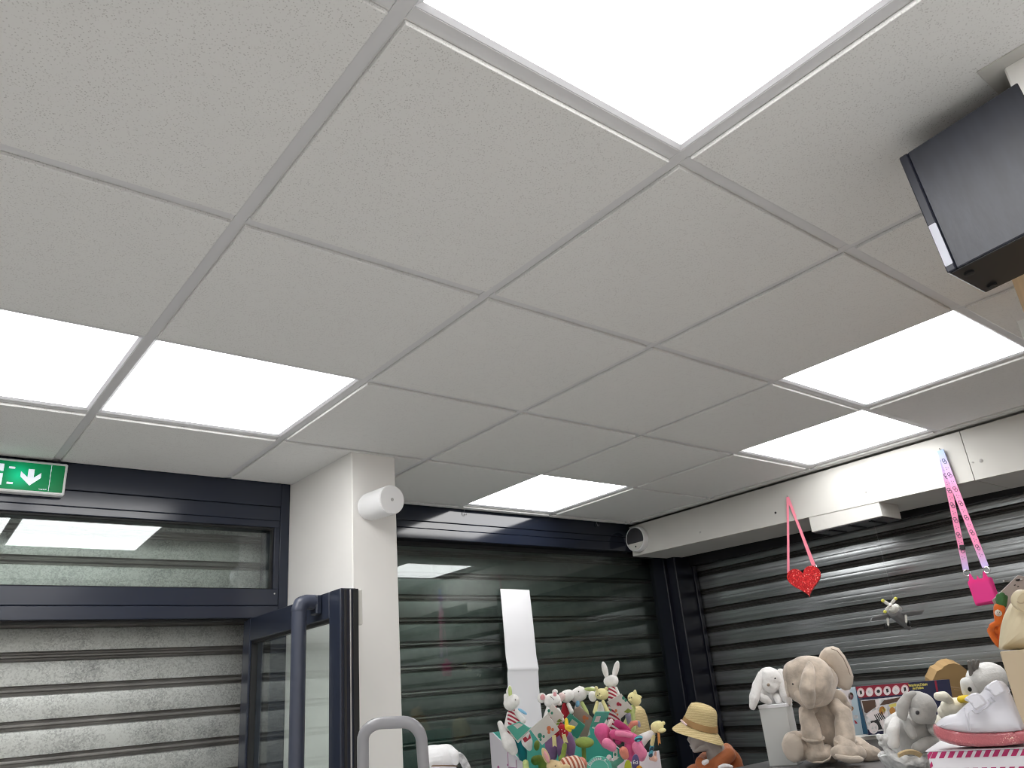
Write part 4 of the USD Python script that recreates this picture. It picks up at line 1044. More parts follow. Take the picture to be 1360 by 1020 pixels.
# ================================================================ straw hats and the mannequin
graph('straw', {'tc': ('texture_coordinate', {}), 'x': ('separate_xyz', {}), 'w': ('wave_texture', {'wave_type': 'bands', 'bands_direction': 'z', 'scale': 55, 'distortion': 2.0, 'detail': 2.0, 'detail_scale': 3.0}),
                'r': ('rgb_ramp', {'ramp': [(0.0, (0.50, 0.38, 0.17)), (1.0, (0.66, 0.54, 0.29))]}), 'b': ('bump', {'strength': 0.35, 'distance': 0.002}), 'p': ('principled_bsdf', {'roughness': 0.75})},
      [('tc.object', 'w.vector'), ('w.fac', 'r.fac'), ('r.color', 'p.base_color'), ('w.fac', 'b.height'), ('b.normal', 'p.normal')])
mat('hat_band', (0.36, 0.21, 0.08), 0.7)
mat('navy_cloth', (0.006, 0.008, 0.018), 0.8)
mat('mannequin_grey', (0.40, 0.385, 0.365), 0.55)
mat('rust_jersey', (0.40, 0.125, 0.045), 0.9, sheen=0.3, bump=0.2, bscale=200)
h = Toy('straw_hat', 'straw hat with navy edge behind the plush toys, right end of the display box', 'hat', (850, 968), 3.4)
s_ = 3.4 / FPX
o = P(848, 972, 3.4)
ax = unit(UP - 0.10 * RIGHT + 0.1 * FWD)
h.part('crown', lathe([(15.5 * s_, 0), (15 * s_, 8 * s_), (13.8 * s_, 18 * s_), (11.5 * s_, 27 * s_), (7.5 * s_, 31.5 * s_), (2 * s_, 32.8 * s_)], o, ax, 36), 'straw', smooth=45)
h.part('edge', lathe([(15.7 * s_, -4 * s_), (16.2 * s_, -2 * s_), (15.6 * s_, 0.5 * s_)], o, ax, 36), 'navy_cloth', smooth=45, label='navy edge')
h.part('hat_stand', lathe([(0.01, -0.01), (0.01, -(o[2] - 1.0995)), (0.05, -(o[2] - 1.1) ), ], o, (0, 0, 1), 14), 'white_plastic')

md_ = 2.9
mn = Toy('mannequin', 'grey child mannequin facing left, with rust-orange hooded top', 'mannequin', (945, 1015), md_)
mn.blob('head', 'mannequin_grey', [[(929, 964, 0.0, 14), (933, 966, 0, 14.5)], [(930, 975, 0, 13), (924, 983, 0, 8), (923, 990, 0, 5.0)], [(919, 977, 0, 3.5), (914.5, 982, 0, 2.0), (918, 986, 0, 2.6)],
                                   [(917.5, 990, 0, 1.8), (922, 991, 0, 4)], [(919, 993.3, 0, 1.7), (923, 993, 0, 4)], [(923, 996, 0, 3.6), (940, 986, 0, 10)], [(940, 980, 0, 12), (948, 990, 0, 12), (953, 1004, 0, 14), (956, 1030, 0.01, 18)]], res=0.45, it=5)
mn.ell('ear', 'mannequin_grey', 944, 981, -0.045, 2.5, 4.5, 2.5, 10)
mn.blob('hooded_top', 'rust_jersey', [[(930, 1013, -0.03, 7), (942, 1021, -0.05, 8), (956, 1012, -0.05, 8), (968, 1002, -0.03, 9), (966, 996, 0.02, 8), (955, 1003, 0.06, 7)], [(922, 1028, 0, 12), (950, 1034, 0.0, 22), (976, 1026, 0, 15)], [(967, 998, 0, 8), (976, 1008, 0.0, 9), (980, 1025, 0, 10)],
                                      [(936, 1006, 0.05, 7), (930, 1013, -0.03, 7)]], res=0.5, it=6, noise=0.012, nscale=22)
mn.blob('undershirt', 'cotton_white', [[(935, 1013, -0.075, 3.2), (939, 1011, -0.075, 2.8)]])
mn.blob('frill', 'cotton_white', [[(956, 1019, -0.085, 2.6), (963, 1017, -0.085, 3), (971, 1019, -0.08, 2.8)]], noise=0.004, nscale=120)
mn.part('stand', lathe([(0.14, 0), (0.14, 0.012), (0.02, 0.03), (0.02, 0.9), (0.12, 1.0), (0.15, 1.2), (0.13, P(950, 1030, md_)[2] - 0.02)], np.array([*P(950, 1030, md_)[:2], 0]), (0, 0, 1), 28), 'rust_jersey', smooth=40)
s_ = md_ / FPX
o = P(929, 966.5, md_)
ax = unit(UP + 0.24 * RIGHT + 0.14 * FWD)
hat = Toy('straw_hat', 'straw bucket hat with brown band and white clip worn by the mannequin', 'hat', (929, 966), md_)
wob = lambda r, a: 2.2 * s_ * np.sin(2 * a + 0.6) * max(0, (r / s_ - 22)) / 12
pr_ = [(2, 29.5), (12, 29), (16.5, 27), (19, 22), (21.3, 10), (22.3, 3), (23.5, 0.3), (28, -3), (33.5, -8.2), (34, -9), (33, -9), (27.5, -4.2), (22.6, -1), (21.5, 3), (20, 12), (17, 24), (2, 26)]
hat.part('crown_and_brim', lathe([(r * s_, z * s_) for r, z in pr_], o, ax, 48, wob=wob), 'straw', smooth=50)
hat.part('band', lathe([(22.0 * s_, 8.5 * s_), (23.6 * s_, 1.6 * s_), (23.9 * s_, 1.5 * s_), (22.2 * s_, 8.8 * s_)], o, ax, 48), 'hat_band', smooth=50, label='brown ribbon band')
hat.blob('clip', 'plush_pinkish', [[(905, 957, -0.04, 1.5), (911, 962.5, -0.055, 1.5)]], it=2, label='pale pink clip on the band')

# ================================================================ the right-hand display shelf
sz = 1.300
un = Thing('display_shelf', 'grey display shelf unit in front of the right shutter carrying the elephant and the boxes', 'shelf', (2.4, 0.1, 0))
mat('shelf_dark', (0.14, 0.14, 0.145), 0.4)
mat('shelf_grey', (0.42, 0.42, 0.43), 0.4)
un.part('top_board', bx(1.84, -0.75, sz - 0.025, 2.95, 0.62, sz, 0.003), 'shelf_dark')
un.part('carcass', bx(1.87, -0.73, 0.0, 2.93, 0.60, sz - 0.0255, 0.003), 'white_plastic')
for z in (0.35, 0.7, 1.0):
    un.part('shelf_edge', bx(1.845, -0.73, z, 1.8695, 0.60, z + 0.03, 0.002), 'chrome')
un.part('edge_profile', bx(1.832, -0.75, sz - 0.03, 1.8395, 0.62, sz + 0.002, 0.001), 'chrome')


def pillow(px, base, d, T_, r_px, normal=None, res=0.006, flat=0.0):
    """outline in photograph points blown up to a cushion of thickness T_ (metres), rounded within r_px of its edge"""
    o = P(*np.mean(px, 0), d); u, v, n = frame(-unit(o - C) if normal is None else normal)
    q = []
    for x, y in px:
        r = ray(x, y); p = C + r * (((o - C) @ n) / (r @ n)); q.append(((p - o) @ u, (p - o) @ v))
    poly = Polygon(q).buffer(0); k = d / FPX
    poly = poly.buffer(-2 * k).buffer(2 * k, quad_segs=6)
    e = trimesh.creation.extrude_polygon(poly, 0.002, engine='earcut')
    mm = m3.Manifold(m3.Mesh(np.asarray(e.vertices, np.float32), np.asarray(e.faces, np.uint32))).refine_to_length(res).to_mesh()
    V = np.array(mm.vert_properties[:, :3], float); F = np.array(mm.tri_verts)
    import shapely
    dist = shapely.distance(shapely.points(V[:, :2]), poly.exterior)
    f = np.clip(dist / (r_px * k), 0, 1); f = np.sqrt(np.maximum(0, 1 - (1 - f) ** 2))
    sg_n = np.where(V[:, 2] > 0.001, 1, -1)
    V[:, 2] = sg_n * (0.0006 + f * T_ / 2)
    t = trimesh.Trimesh(o + V @ np.array([u, v, n]), F, process=False)
    return t


HR = unit(np.array([RIGHT[0], RIGHT[1], 0]))                   # level directions of the view
HF = unit(np.array([FWD[0], FWD[1], 0]))
ZZ = np.array([0, 0, 1.0])

# ---------------------------------------------------------------- elephant
mat('plush_taupe', (0.60, 0.51, 0.425), 0.95, sheen=0.5, var=0.34, vscale=20, bump=0.35, bscale=90)
mat('plush_taupe_light', (0.64, 0.555, 0.47), 0.9, sheen=0.3, var=0.06, vscale=18, bump=0.15, bscale=120)
mat('seam', (0.36, 0.29, 0.23), 0.9)
ed = 2.6
el = Toy('plush_elephant', 'large beige plush elephant sitting on the grey shelf, ear raised', 'plush toy', (1090, 1012), ed)
el.blob('body', 'plush_taupe', [[(1092, 948, 0.05, 27), (1096, 975, 0.04, 30), (1097, 992, 0.05, 20)], [(1118, 940, 0.03, 12), (1110, 960, 0.03, 20)], [(1080, 935, 0.04, 16), (1110, 930, 0.04, 14)]], res=0.35, noise=0.012, nscale=16)
el.blob('head', 'plush_taupe', [[(1070, 893, 0.0, 22), (1080, 897, 0.0, 25), (1076, 908, -0.01, 27)], [(1058, 895, 0.01, 18), (1063, 912, 0.0, 20)], [(1090, 902, 0.02, 21), (1084, 916, -0.01, 22)], [(1072, 922, -0.03, 17), (1078, 922, -0.02, 17)]], res=0.35, noise=0.008, nscale=18, seed=3)
el.blob('trunk', 'plush_taupe', [[(1075, 884, -0.034, 5), (1074, 898, -0.060, 9), (1072, 914, -0.076, 10.5), (1073, 928, -0.076, 9.5), (1075, 936, -0.06, 6)]], res=0.35, noise=0.006, nscale=30)
el.blob('muzzle', 'plush_taupe', [[(1082, 926, -0.05, 10), (1088, 918, -0.04, 12)], [(1064, 922, -0.04, 9), (1068, 932, -0.045, 7)]], res=0.4)
er = [(1086, 876), (1090, 866), (1096, 860), (1106, 858), (1114, 861), (1122, 871), (1129, 885), (1133.5, 898), (1133, 908), (1129, 916), (1122, 917), (1112, 912), (1108, 902), (1102, 888), (1095, 879)]
nrm = unit(-FWD - 0.5 * RIGHT + 0.1 * UP)
e = el.part('ear', pillow(er, None, ed + 0.03, 0.034, 9, nrm), 'plush_taupe_light', smooth=True, label='large raised smooth ear')
el.part('ear_seam', tube([P(x, y, ed + 0.0) for x, y in ((1104, 861.5), (1112, 864.5), (1120, 874), (1126, 887), (1130, 899), (1129.5, 908))], 0.0016, 6), 'seam', parent=e, smooth=True)
e = el.part('ear', pillow([(1041, 884), (1046, 881), (1049, 884), (1047, 892), (1048, 908), (1050, 925), (1046, 928), (1042, 912), (1040, 896)], None, ed + 0.02, 0.06, 5), 'plush_taupe_light', smooth=True, label='second ear seen edge on')
eyes(el, [(1053, 908.5), (1082, 896)], -0.054, 1.1)
for ch in ([(1082, 937, 0.01, 7), (1071, 945, -0.02, 9.5), (1074, 960, -0.04, 12), (1080, 978, -0.06, 12.5)], [(1108, 936, 0.0, 9), (1120, 948, -0.03, 11), (1122, 965, -0.06, 12), (1123, 982, -0.08, 13)]):
    a = el.blob('front_leg', 'plush_taupe', [ch], res=0.35, noise=0.011, nscale=28, seed=5)
    x, y, dd, r = ch[-1]
    rg = [P(x + 13.6 * math.cos(k), y + 4.0 * math.sin(k) + 2, ed + dd - 0.030 * math.sin(k)) for k in np.linspace(0, 6.283, 24, endpoint=False)]
    el.part('cuff_seam', tube(rg, 0.0045, 8, closed=True), 'plush_taupe', smooth=True, parent=a)
el.blob('front_foot', 'plush_taupe', [[(1081, 986, -0.055, 12.0), (1086, 1000, -0.065, 11)], [(1078, 1002, -0.075, 9.5), (1094, 1002, -0.07, 9.5), (1099, 997, -0.05, 8)]], res=0.35, noise=0.006)
el.part('foot_seam', tube([P(x, y, ed - 0.075 - 0.03 * math.sin(k * .5)) for k, (x, y) in enumerate(((1071, 1009), (1080, 1012), (1092, 1012.5), (1101, 1008), (1105, 1002)))], 0.003, 6), 'plush_taupe', smooth=True)
f = el.blob('front_foot', 'plush_taupe', [[(1121, 987, -0.085, 13), (1124, 995, -0.105, 14)], [(1113, 1000, -0.125, 9), (1128, 1001, -0.13, 10), (1141, 1000, -0.11, 9)]], res=0.35, noise=0.006, seed=8)
el.part('sole', pillow([(1106, 1001), (1113, 1003), (1128, 1005), (1142, 1005), (1149, 1008), (1141, 1012), (1124, 1012.5), (1111, 1008)], None, ed - 0.155, 0.016, 5, unit(-FWD - 0.5 * UP)), 'plush_taupe_light', smooth=True, parent=f, label='smooth beige sole')
h_ = el.blob('hind_leg', 'plush_taupe', [[(1090, 990, 0.03, 17), (1068, 990, 0.0, 18), (1058, 991, -0.03, 19)]], res=0.35, noise=0.008)
el.part('sole', pillow([(1038, 988), (1041, 979), (1047, 974), (1055, 975), (1063, 981), (1067, 992), (1067, 1003), (1063, 1011), (1055, 1013), (1046, 1008), (1040, 998)], None, ed - 0.075, 0.03, 10, unit(-FWD - 0.45 * RIGHT)), 'plush_taupe_light', smooth=True, parent=h_, label='smooth oval sole')
el.blob('hind_leg', 'plush_taupe', [[(1118, 990, 0.03, 15), (1140, 994, 0.0, 14), (1153, 1000, -0.03, 11), (1163, 1001, -0.03, 8)]], res=0.35, noise=0.01, seed=11)

# ---------------------------------------------------------------- white rabbit on the grey carton
wd_ = 2.75
n_ = unit(-HF - HR * 0.55); u_ = np.cross(ZZ, n_)
tlp = P(1007, 937, wd_); rr_ = ray(1043, 933); trp = C + rr_ * (((tlp - C) @ n_) / (rr_ @ n_))
wbx = np.linalg.norm(trp - tlp); top = tlp[2]
mat('carton_grey', (0.56, 0.57, 0.56), 0.55)
cb = Thing('carton', 'tall narrow pale grey carton with the white rabbit on top, left of the elephant', 'box', (tlp[0], tlp[1], sz))
cc = tlp + u_ * wbx / 2 - n_ * 0.05; zc = (sz + top) / 2
cb.part('body', obox([cc[0], cc[1], zc - 0.004], (wbx, 0.1, top - sz - 0.008), [u_, n_, ZZ], 0.002), 'carton_grey')
cb.part('lid', obox([cc[0], cc[1], top - 0.006], (wbx + 0.003, 0.103, 0.012), [u_, n_, ZZ], 0.002), 'paper', label='white lid edge')
mat('fur_white', (0.80, 0.79, 0.78), 0.95, sheen=0.5, var=0.04, vscale=40, bump=0.45, bscale=110)
rb = Toy('plush_rabbit', 'fluffy white plush rabbit with drooping ears sitting on the pale grey carton', 'plush toy', (1024, 935), wd_)
rb.blob('head', 'fur_white', [[(1022, 902, 0.04, 15.5), (1025, 903, 0.04, 15)], [(1019, 908, 0.02, 9), (1024, 911, 0.015, 9)]], noise=0.006, nscale=60)
rb.blob('body', 'fur_white', [[(1026, 920, 0.06, 15), (1027, 928, 0.06, 13)]], noise=0.006, nscale=60)
rb.blob('ear', 'fur_white', [[(1012, 897, 0.04, 6), (1006, 910, 0.02, 6.5), (1001.5, 928, -0.01, 6.5), (999.5, 938, -0.02, 4.5)]], noise=0.004, nscale=60)
rb.blob('ear', 'fur_white', [[(1037, 893, 0.04, 5), (1039, 908, 0.02, 7), (1043, 922, 0.0, 7.5), (1046, 931, 0.0, 6)]], noise=0.004, nscale=60)
rb.blob('foot', 'fur_white', [[(1010, 925, 0.0, 5), (1017, 929, -0.005, 5.5), (1021, 932, 0.0, 4)]], noise=0.003, nscale=60)
rb.blob('foot', 'fur_white', [[(1033, 926, 0.01, 5.5), (1034, 931, 0.0, 5)]], noise=0.003, nscale=60)
eyes(rb, [(1029.5, 901)], -0.002, 1.1)
rb.ell('nose', 'seam', 1020.5, 909.5, -0.008, 2.2, 2.0, 1.5, 20)

# ---------------------------------------------------------------- boxes behind the elephant
mat('box_navy', (0.012, 0.016, 0.055), 0.35); mat('box_crimson', (0.26, 0.012, 0.035), 0.35); mat('box_blue', (0.02, 0.09, 0.17), 0.35); mat('print_white', (0.78, 0.72, 0.74), 0.4)
mat('print_brown', (0.09, 0.05, 0.035), 0.4); mat('print_amber', (0.45, 0.20, 0.04), 0.4); mat('print_grey', (0.42, 0.40, 0.40), 0.4); mat('print_yellow', (0.75, 0.66, 0.16), 0.4); mat('print_pink', (0.75, 0.42, 0.46), 0.4); mat('print_dark', (0.02, 0.02, 0.025), 0.4)
mat('print_lightblue', (0.55, 0.68, 0.76), 0.4)
gd = 2.72
n_ = unit(-HF - 0.05 * HR + 0.0 * ZZ); u_ = np.cross(ZZ, n_)
o_ = P(1195, 940, gd)
gb = Thing('game_box', 'navy and crimson board game box with a row of round white icons', 'game box', P(1195, 975, gd))
corners = [(1136, 911.5), (1252, 902.5), (1263, 968), (1146.5, 975)]
gb.part('body', prism_px(corners, o_ - n_ * 0.055, n_, 0.055), 'box_navy', smooth=20)
zg = min(P(1146.5, 975, gd)[2], P(1263, 968, gd)[2])
fr_ = lambda nm, px, mt, lift=0.0006, par=None, lab=None: gb.part(nm, prism_px(px, o_, n_, lift), mt, smooth=20, parent=par, label=lab)
fr_('side_strip', [(1136, 913), (1140, 925), (1153, 974.5), (1146.5, 975)], 'box_blue')
bd_ = fr_('header_band', [(1136.3, 912), (1206, 906.6), (1208.5, 921.5), (1140, 927)], 'box_crimson')
fr_('header_band', [(1241, 904), (1243.5, 903.8), (1248, 930), (1245.5, 930)], 'box_crimson', lab='crimson stripe near the right edge')
for k in range(6):
    x, y = 1143 + k * 11.7, 919.8 - k * 0.85
    i_ = fr_('icon', circle_px(x, y, 5.0, 20, 6.1), 'print_white', 0.0010, bd_)
    gb.part('icon_drawing', prism_px([(x - 1.8, y - 2.5), (x + 1.2, y - 2.8), (x + 2, y + 1.5), (x - .5, y + 3)] if k in (0, 3, 5) else circle_px(x, y, 2.4, 8), o_, n_, 0.0014), 'print_dark' if k in (0, 2, 3, 5) else 'print_grey', smooth=20, parent=bd_)
    gb.part('icon_arc', tube([o_ + C - C for _ in ()] or [C + ray(x + 4.4 * math.cos(a), y + 5.4 * math.sin(a)) * (((o_ + n_ * 0.0012 - C) @ n_) / (ray(x + 4.4 * math.cos(a), y + 5.4 * math.sin(a)) @ n_)) for a in np.linspace(3.2, 6.2, 10)], 0.0008, 4), 'print_pink', parent=bd_)
pf = fr_('picture', [(1143, 930), (1205, 924), (1222, 923), (1230, 966), (1158, 972), (1152, 968)], 'print_grey', 0.0008)
for px, mt in (([(1144.5, 931), (1162, 929.5), (1164, 938), (1151, 947.5), (1148, 946)], 'print_brown'), ([(1162, 929.5), (1167, 929), (1168, 938), (1163, 942)], 'print_white'), ([(1168, 937), (1174, 930), (1192, 926.5), (1200, 925), (1197, 930), (1180, 935)], 'print_brown'),
               ([(1150, 950), (1164, 942), (1172, 950), (1160, 958)], 'print_white'), (circle_px(1171.5, 944, 4.2, 14, 6), 'print_amber'), (circle_px(1174, 943, 2.6, 10, 3.2), 'print_yellow'), (circle_px(1176, 948, 3.4, 10, 4), 'print_white'), (circle_px(1185, 944, 4, 12, 5), 'print_amber'),
               ([(1180, 936), (1196, 932), (1198, 936), (1182, 940)], 'print_yellow'), ([(1156, 958), (1166, 955), (1172, 968), (1160, 971)], 'print_dark'), ([(1168, 955), (1172, 952), (1176, 966), (1172, 968)], 'print_white'), (circle_px(1178, 963, 4, 10, 4), 'print_dark')):
    fr_('picture_patch', px, mt, 0.0012, pf)
for k in range(5):
    fr_('stripe', [(1160.5 + k * 2.2, 949.5 - k * 0.9), (1161.8 + k * 2.2, 949 - k * 0.9), (1167 + k * 2.2, 958 - k * .9), (1165.8 + k * 2.2, 958.5 - k * .9)], 'print_dark', 0.0016, pf)
rd = fr_('round_badge', circle_px(1160, 967, 6.2, 22, 7.6), 'print_white', 0.0016)
for px in ([(1156.5, 969), (1159, 963), (1160, 968)], [(1161, 966), (1164, 963), (1164, 969)], [(1157, 971), (1163, 971), (1160, 973)]):
    fr_('badge_drawing', px, 'print_grey', 0.002, rd)
s_ = gd / FPX; tu = unit(P(1230, 904.4, gd) - P(1207, 906.2, gd)); tu = unit(tu - n_ * (tu @ n_)); tv = np.cross(n_, tu)
tv = tv if tv[2] > 0 else -tv
for txt, x, y, hgt, w_ in (('Remporte nos 2 Rubans', 1207, 912, 3.1, 0.60), ('Jeu d’Indices', 1212, 915.8, 3.1, 0.62)):
    r = ray(x, y); p0 = C + r * (((o_ + n_ * 0.0006 - C) @ n_) / (r @ n_))
    gb.part('lettering', lettering(txt, hgt * s_, p0, 'print_yellow', tu, tv, n_, 0, width=w_ * 0.86), 'print_yellow', smooth=False)
# pale illustrated box between elephant and game box
pb_ = Thing('puzzle_box', 'pale blue-white illustrated box half hidden between the elephant and the game box', 'game box', P(1125, 975, 2.85))
o2 = P(1125, 945, 2.85)
pb_.part('body', prism_px([(1104, 916), (1135.5, 912.5), (1146.5, 977), (1112, 980)], o2 - n_ * 0.05, n_, 0.05), 'print_lightblue', smooth=20)
for px, mt in (([(1105, 917), (1128, 914), (1133, 945), (1108, 946)], 'print_white'), (circle_px(1130, 924.5, 3.4, 12, 5), 'print_brown'), (circle_px(1130.5, 926, 2.4, 10, 3.6), 'print_pink'), (circle_px(1131, 941, 2.6, 9, 3), 'print_amber'), ([(1133, 950), (1139, 950), (1140, 954), (1134, 955)], 'print_grey'), ([(1134, 956), (1137, 958), (1139, 961), (1136, 961)], 'print_red')):
    pb_.part('printed_patch', prism_px(px, o2, n_, 0.0008), mt, smooth=20)
# riser they stand on
ri_z = zg - 0.0005
rx = P(1150, 980, 2.66)
ris = Thing('riser', 'pale grey riser board under the game box', 'riser', (rx[0], rx[1], sz))
c_ = P(1190, 985, 2.78)
ris.part('board', obox([c_[0] + HF[0] * 0.08, c_[1] + HF[1] * 0.08, ri_z - 0.006], (0.46, 0.30, 0.012), [u_, n_, ZZ], 0.002), 'off_white')
ris.part('body', obox([c_[0] + HF[0] * 0.06, c_[1] + HF[1] * 0.06, (sz + ri_z - 0.012) / 2], (0.40, 0.21, ri_z - 0.012 - sz), [u_, n_, ZZ], 0.001), 'shelf_grey')

# brown cardboard back card with rounded top, behind the bird
mat('cardboard', (0.38, 0.245, 0.105), 0.8, var=0.05, vscale=10); mat('cardboard_print', (0.52, 0.36, 0.22), 0.8)
YB = 940 + 40 * (P(1262, 940, 2.86)[2] - ri_z) / (P(1262, 940, 2.86)[2] - P(1262, 980, 2.86)[2])
cd = Toy('gift_box', 'brown cardboard box with a scalloped top behind the white plush bird', 'box', (1265, 960), 2.86)
cd.flat('card', 'cardboard', [(1240, YB), (1238, 905), (1241, 899), (1244.5, 891.5), (1251, 888.5), (1254, 885), (1260, 882), (1267, 881), (1276, 883.5), (1283, 889), (1287, 896), (1300, YB - 4)], 0.0, -0.05, round_px=1.0)
for a, b, w_ in (((1263, 911.5), (1281, 914.5), 0.9), ((1267, 915.5), (1281, 917), 0.5)):
    cd.flat('printed_line', 'cardboard_print', [a, b, (b[0], b[1] + w_), (a[0], a[1] + w_)], -0.0, 0.0008)
# ---------------------------------------------------------------- grey rabbit in a basket, cream and white plush
mat('plush_grey', (0.46, 0.45, 0.435), 0.95, sheen=0.4, var=0.10, vscale=28, bump=0.35, bscale=120)
mat('plush_cream', (0.80, 0.77, 0.66), 0.95, sheen=0.3, var=0.04, vscale=30, bump=0.3, bscale=140)
mat('tuft_grey', (0.20, 0.19, 0.18), 0.95, bump=0.4, bscale=200)
gr = 2.2
g_ = Toy('plush_rabbit', 'grey plush lop-eared rabbit slumped in the pale fabric basket, left of the glittery shoe', 'plush toy', (1212, 1000), gr)
g_.blob('head', 'plush_grey', [[(1220, 934, 0.0, 15), (1226, 938, -0.01, 17)], [(1222, 948, -0.02, 13), (1232, 950, -0.01, 11)]], res=0.4, noise=0.005, nscale=30)
g_.blob('ear', 'plush_grey', [[(1213, 922, 0.0, 4.5), (1205, 926, 0.0, 6), (1199, 938, -0.005, 8), (1198, 948, -0.01, 7)], [(1198, 948, -0.01, 7), (1200, 953, -0.01, 4)]], res=0.4, noise=0.003)
g_.part('eye', ellipsoid(P(1218.5, 946.5, gr - 0.044), np.array([RIGHT, UP, FWD]), np.array([2.6, 2.9, 1.6]) * gr / FPX, 2), 'dark_metal', smooth=True, label='dark grey stitched eye')
g_.part('mouth', tube([P(1229 + 1.6 * k, 954 - 0.9 * k + 0.1 * k * k, gr - 0.047 + 0.003 * k) for k in range(6)], 0.0009, 5), 'seam', smooth=True)
g_.blob('body', 'plush_grey', [[(1222, 958, 0.03, 13), (1214, 972, 0.03, 20), (1215, 988, 0.03, 20)], [(1225, 968, 0.03, 16), (1226, 985, 0.03, 16)]], res=0.35, noise=0.006)
g_.blob('arm', 'plush_grey', [[(1204, 958, 0.0, 5), (1208, 968, -0.025, 6.5), (1212, 976, -0.035, 5.5)]], res=0.4)
g_.blob('arm', 'plush_grey', [[(1236, 962, 0.0, 6), (1240, 970, -0.02, 6.5)]], res=0.4)
g_.blob('leg', 'fur_white', [[(1190, 958, 0.03, 6), (1186, 972, 0.0, 8), (1186, 986, -0.01, 8.5)]], res=0.4, label='pale leg on the left')
g_.blob('foot', 'plush_grey', [[(1240, 984, -0.01, 7), (1228, 988, -0.03, 7.5), (1218, 994, -0.04, 7)]], res=0.4)
ww = Toy('plush_lamb', 'white fluffy plush half hidden behind the grey rabbit', 'plush toy', (1192, 990), gr + 0.12)
ww.blob('body', 'fur_white', [[(1200, 952, 0.0, 10), (1190, 965, 0, 14), (1188, 985, 0.0, 14)]], res=0.35, noise=0.01, nscale=50)
bk_z = sz
bsk = Toy('fabric_basket', 'pale printed fabric basket with a beige handle holding the grey rabbit', 'basket', (1210, 1015), gr)
bo = P(1212, 1003, gr + 0.05); bo = np.array([bo[0], bo[1], sz + 0.001])
rim = P(1208, 1004, gr)[2]
mat('basket_fabric', (0.84, 0.84, 0.84), 0.9, var=0.15, vscale=35, bump=0.3, bscale=60, dark=(0.45, 0.46, 0.46))
bsk.part('body', lathe([(0.062, 0.002), (0.07, 0.0), (0.086, (rim - sz) * 0.6), (0.094, rim - sz), (0.090, rim - sz + 0.003), (0.086, rim - sz - 0.003), (0.07, 0.006)], bo, (0, 0, 1), 40, wob=lambda r, a: 0.0035 * np.sin(5 * a) * (r > 0.08)), 'basket_fabric', smooth=50)
bsk.blob('gathered_edge', 'basket_fabric', [[(1176, 980, -0.0, 5), (1173, 985, 0.0, 6), (1178, 994, 0.0, 5)], [(1168, 978, 0.0, 3.5), (1171, 984, 0, 4)], [(1178, 994, 0.0, 5), (1186, 1004, -0.02, 5), (1202, 1010, -0.04, 6), (1225, 1012, -0.05, 6.5)]], res=0.4, noise=0.012, nscale=70)
bsk.part('handle', ribbon([P(1193 + 30 * k, 1004 - 20 * k * (1 - k) - 0.5, gr - 0.075 + 0.02 * k) for k in np.linspace(0, 1, 12)], UP - 0.3 * FWD, 0.013, 0.005), 'plush_tan', smooth=50, label='beige handle strap')

cr_ = 2.34
cp = Toy('plush_lamb', 'cream plush with rounded ear lying between the grey rabbit and the cardboard box', 'plush toy', (1262, 960), cr_)
cp.blob('head', 'plush_cream', [[(1262, 940, 0, 12), (1274, 938, 0.01, 11)], [(1256, 946, 0.01, 10), (1268, 952, 0.0, 12)]], res=0.4)
cp.blob('ear', 'plush_cream', [[(1246, 925, -0.01, 5.5), (1254, 925, -0.015, 6.5), (1261, 930, -0.01, 5)]], res=0.4)
cp.blob('body', 'plush_cream', [[(1262, 962, 0.04, 18), (1262, 985, 0.04, 20)]], res=0.4)
mat('goose_grey', (0.66, 0.66, 0.65), 0.95, sheen=0.4, var=0.05, vscale=20, bump=0.3, bscale=140)
gs = Toy('plush_bird', 'white plush bird with grey tuft, black eye and yellow beak behind the glittery shoe', 'plush toy', (1308, 960), 2.36)
gs.blob('head', 'goose_grey', [[(1304, 903, 0.0, 19), (1316, 900, 0.01, 20)], [(1311, 890, 0.01, 10), (1322, 892, 0.01, 10)]], res=0.35, noise=0.004)
gs.blob('face', 'goose_grey', [[(1284, 908, -0.01, 8), (1287, 918, -0.015, 9)], [(1292, 912, 0.0, 12)]], res=0.4)
gs.blob('beak', 'beak_yellow', [[(1285, 928, -0.03, 5), (1276, 929, -0.045, 4.5)]], res=0.4, label='yellow beak')
gs.ell('eye', 'eye_black', 1288, 915.5, -0.036, 2.6, 3.3, 1.6, 20)
for k, (x, y, xx, yy) in enumerate(((1290, 896, 1286.5, 879), (1293, 890, 1293, 877.5), (1296, 888, 1299, 877.5))):
    gs.blob('tuft', 'tuft_grey', [[(x, y, -0.005, 2.8), (xx, yy, -0.01, 2.0)]], it=4)
gs.blob('body', 'goose_grey', [[(1312, 930, 0.05, 26), (1316, 965, 0.05, 28)]], res=0.4)

# ---------------------------------------------------------------- shoebox and boot
sd = 1.42
nb = unit(-HF - 0.66 * HR); ub = np.cross(ZZ, nb)
bt = P(1302, 992.4, sd)[2]
tlb = on(1229.5, 997.0, 2, bt)
mat('box_white', (0.76, 0.75, 0.80), 0.5); mat('stripe_crimson', (0.46, 0.02, 0.13), 0.5)
sb = Thing('shoe_box', 'white shoe box with a crimson slanted striped border, under the child boot', 'shoe box', (tlb[0] + 0.1, tlb[1] - 0.05, bt - 0.12))
Wb, Db, Hb = 0.30, 0.19, 0.12
c0 = tlb + ub * Wb / 2 - nb * Db / 2
sb.part('body', obox([c0[0], c0[1], bt - Hb / 2 - 0.0015], (Wb - 0.002, Db - 0.002, Hb - 0.003), [ub, nb, ZZ], 0.001), 'box_white')
sb.part('lid_top', obox([c0[0], c0[1], bt - 0.0012], (Wb + 0.002, Db + 0.002, 0.0024), [ub, nb, ZZ], 0.001), 'box_white')
bars = []
q_ = lambda a, b: (a, b)
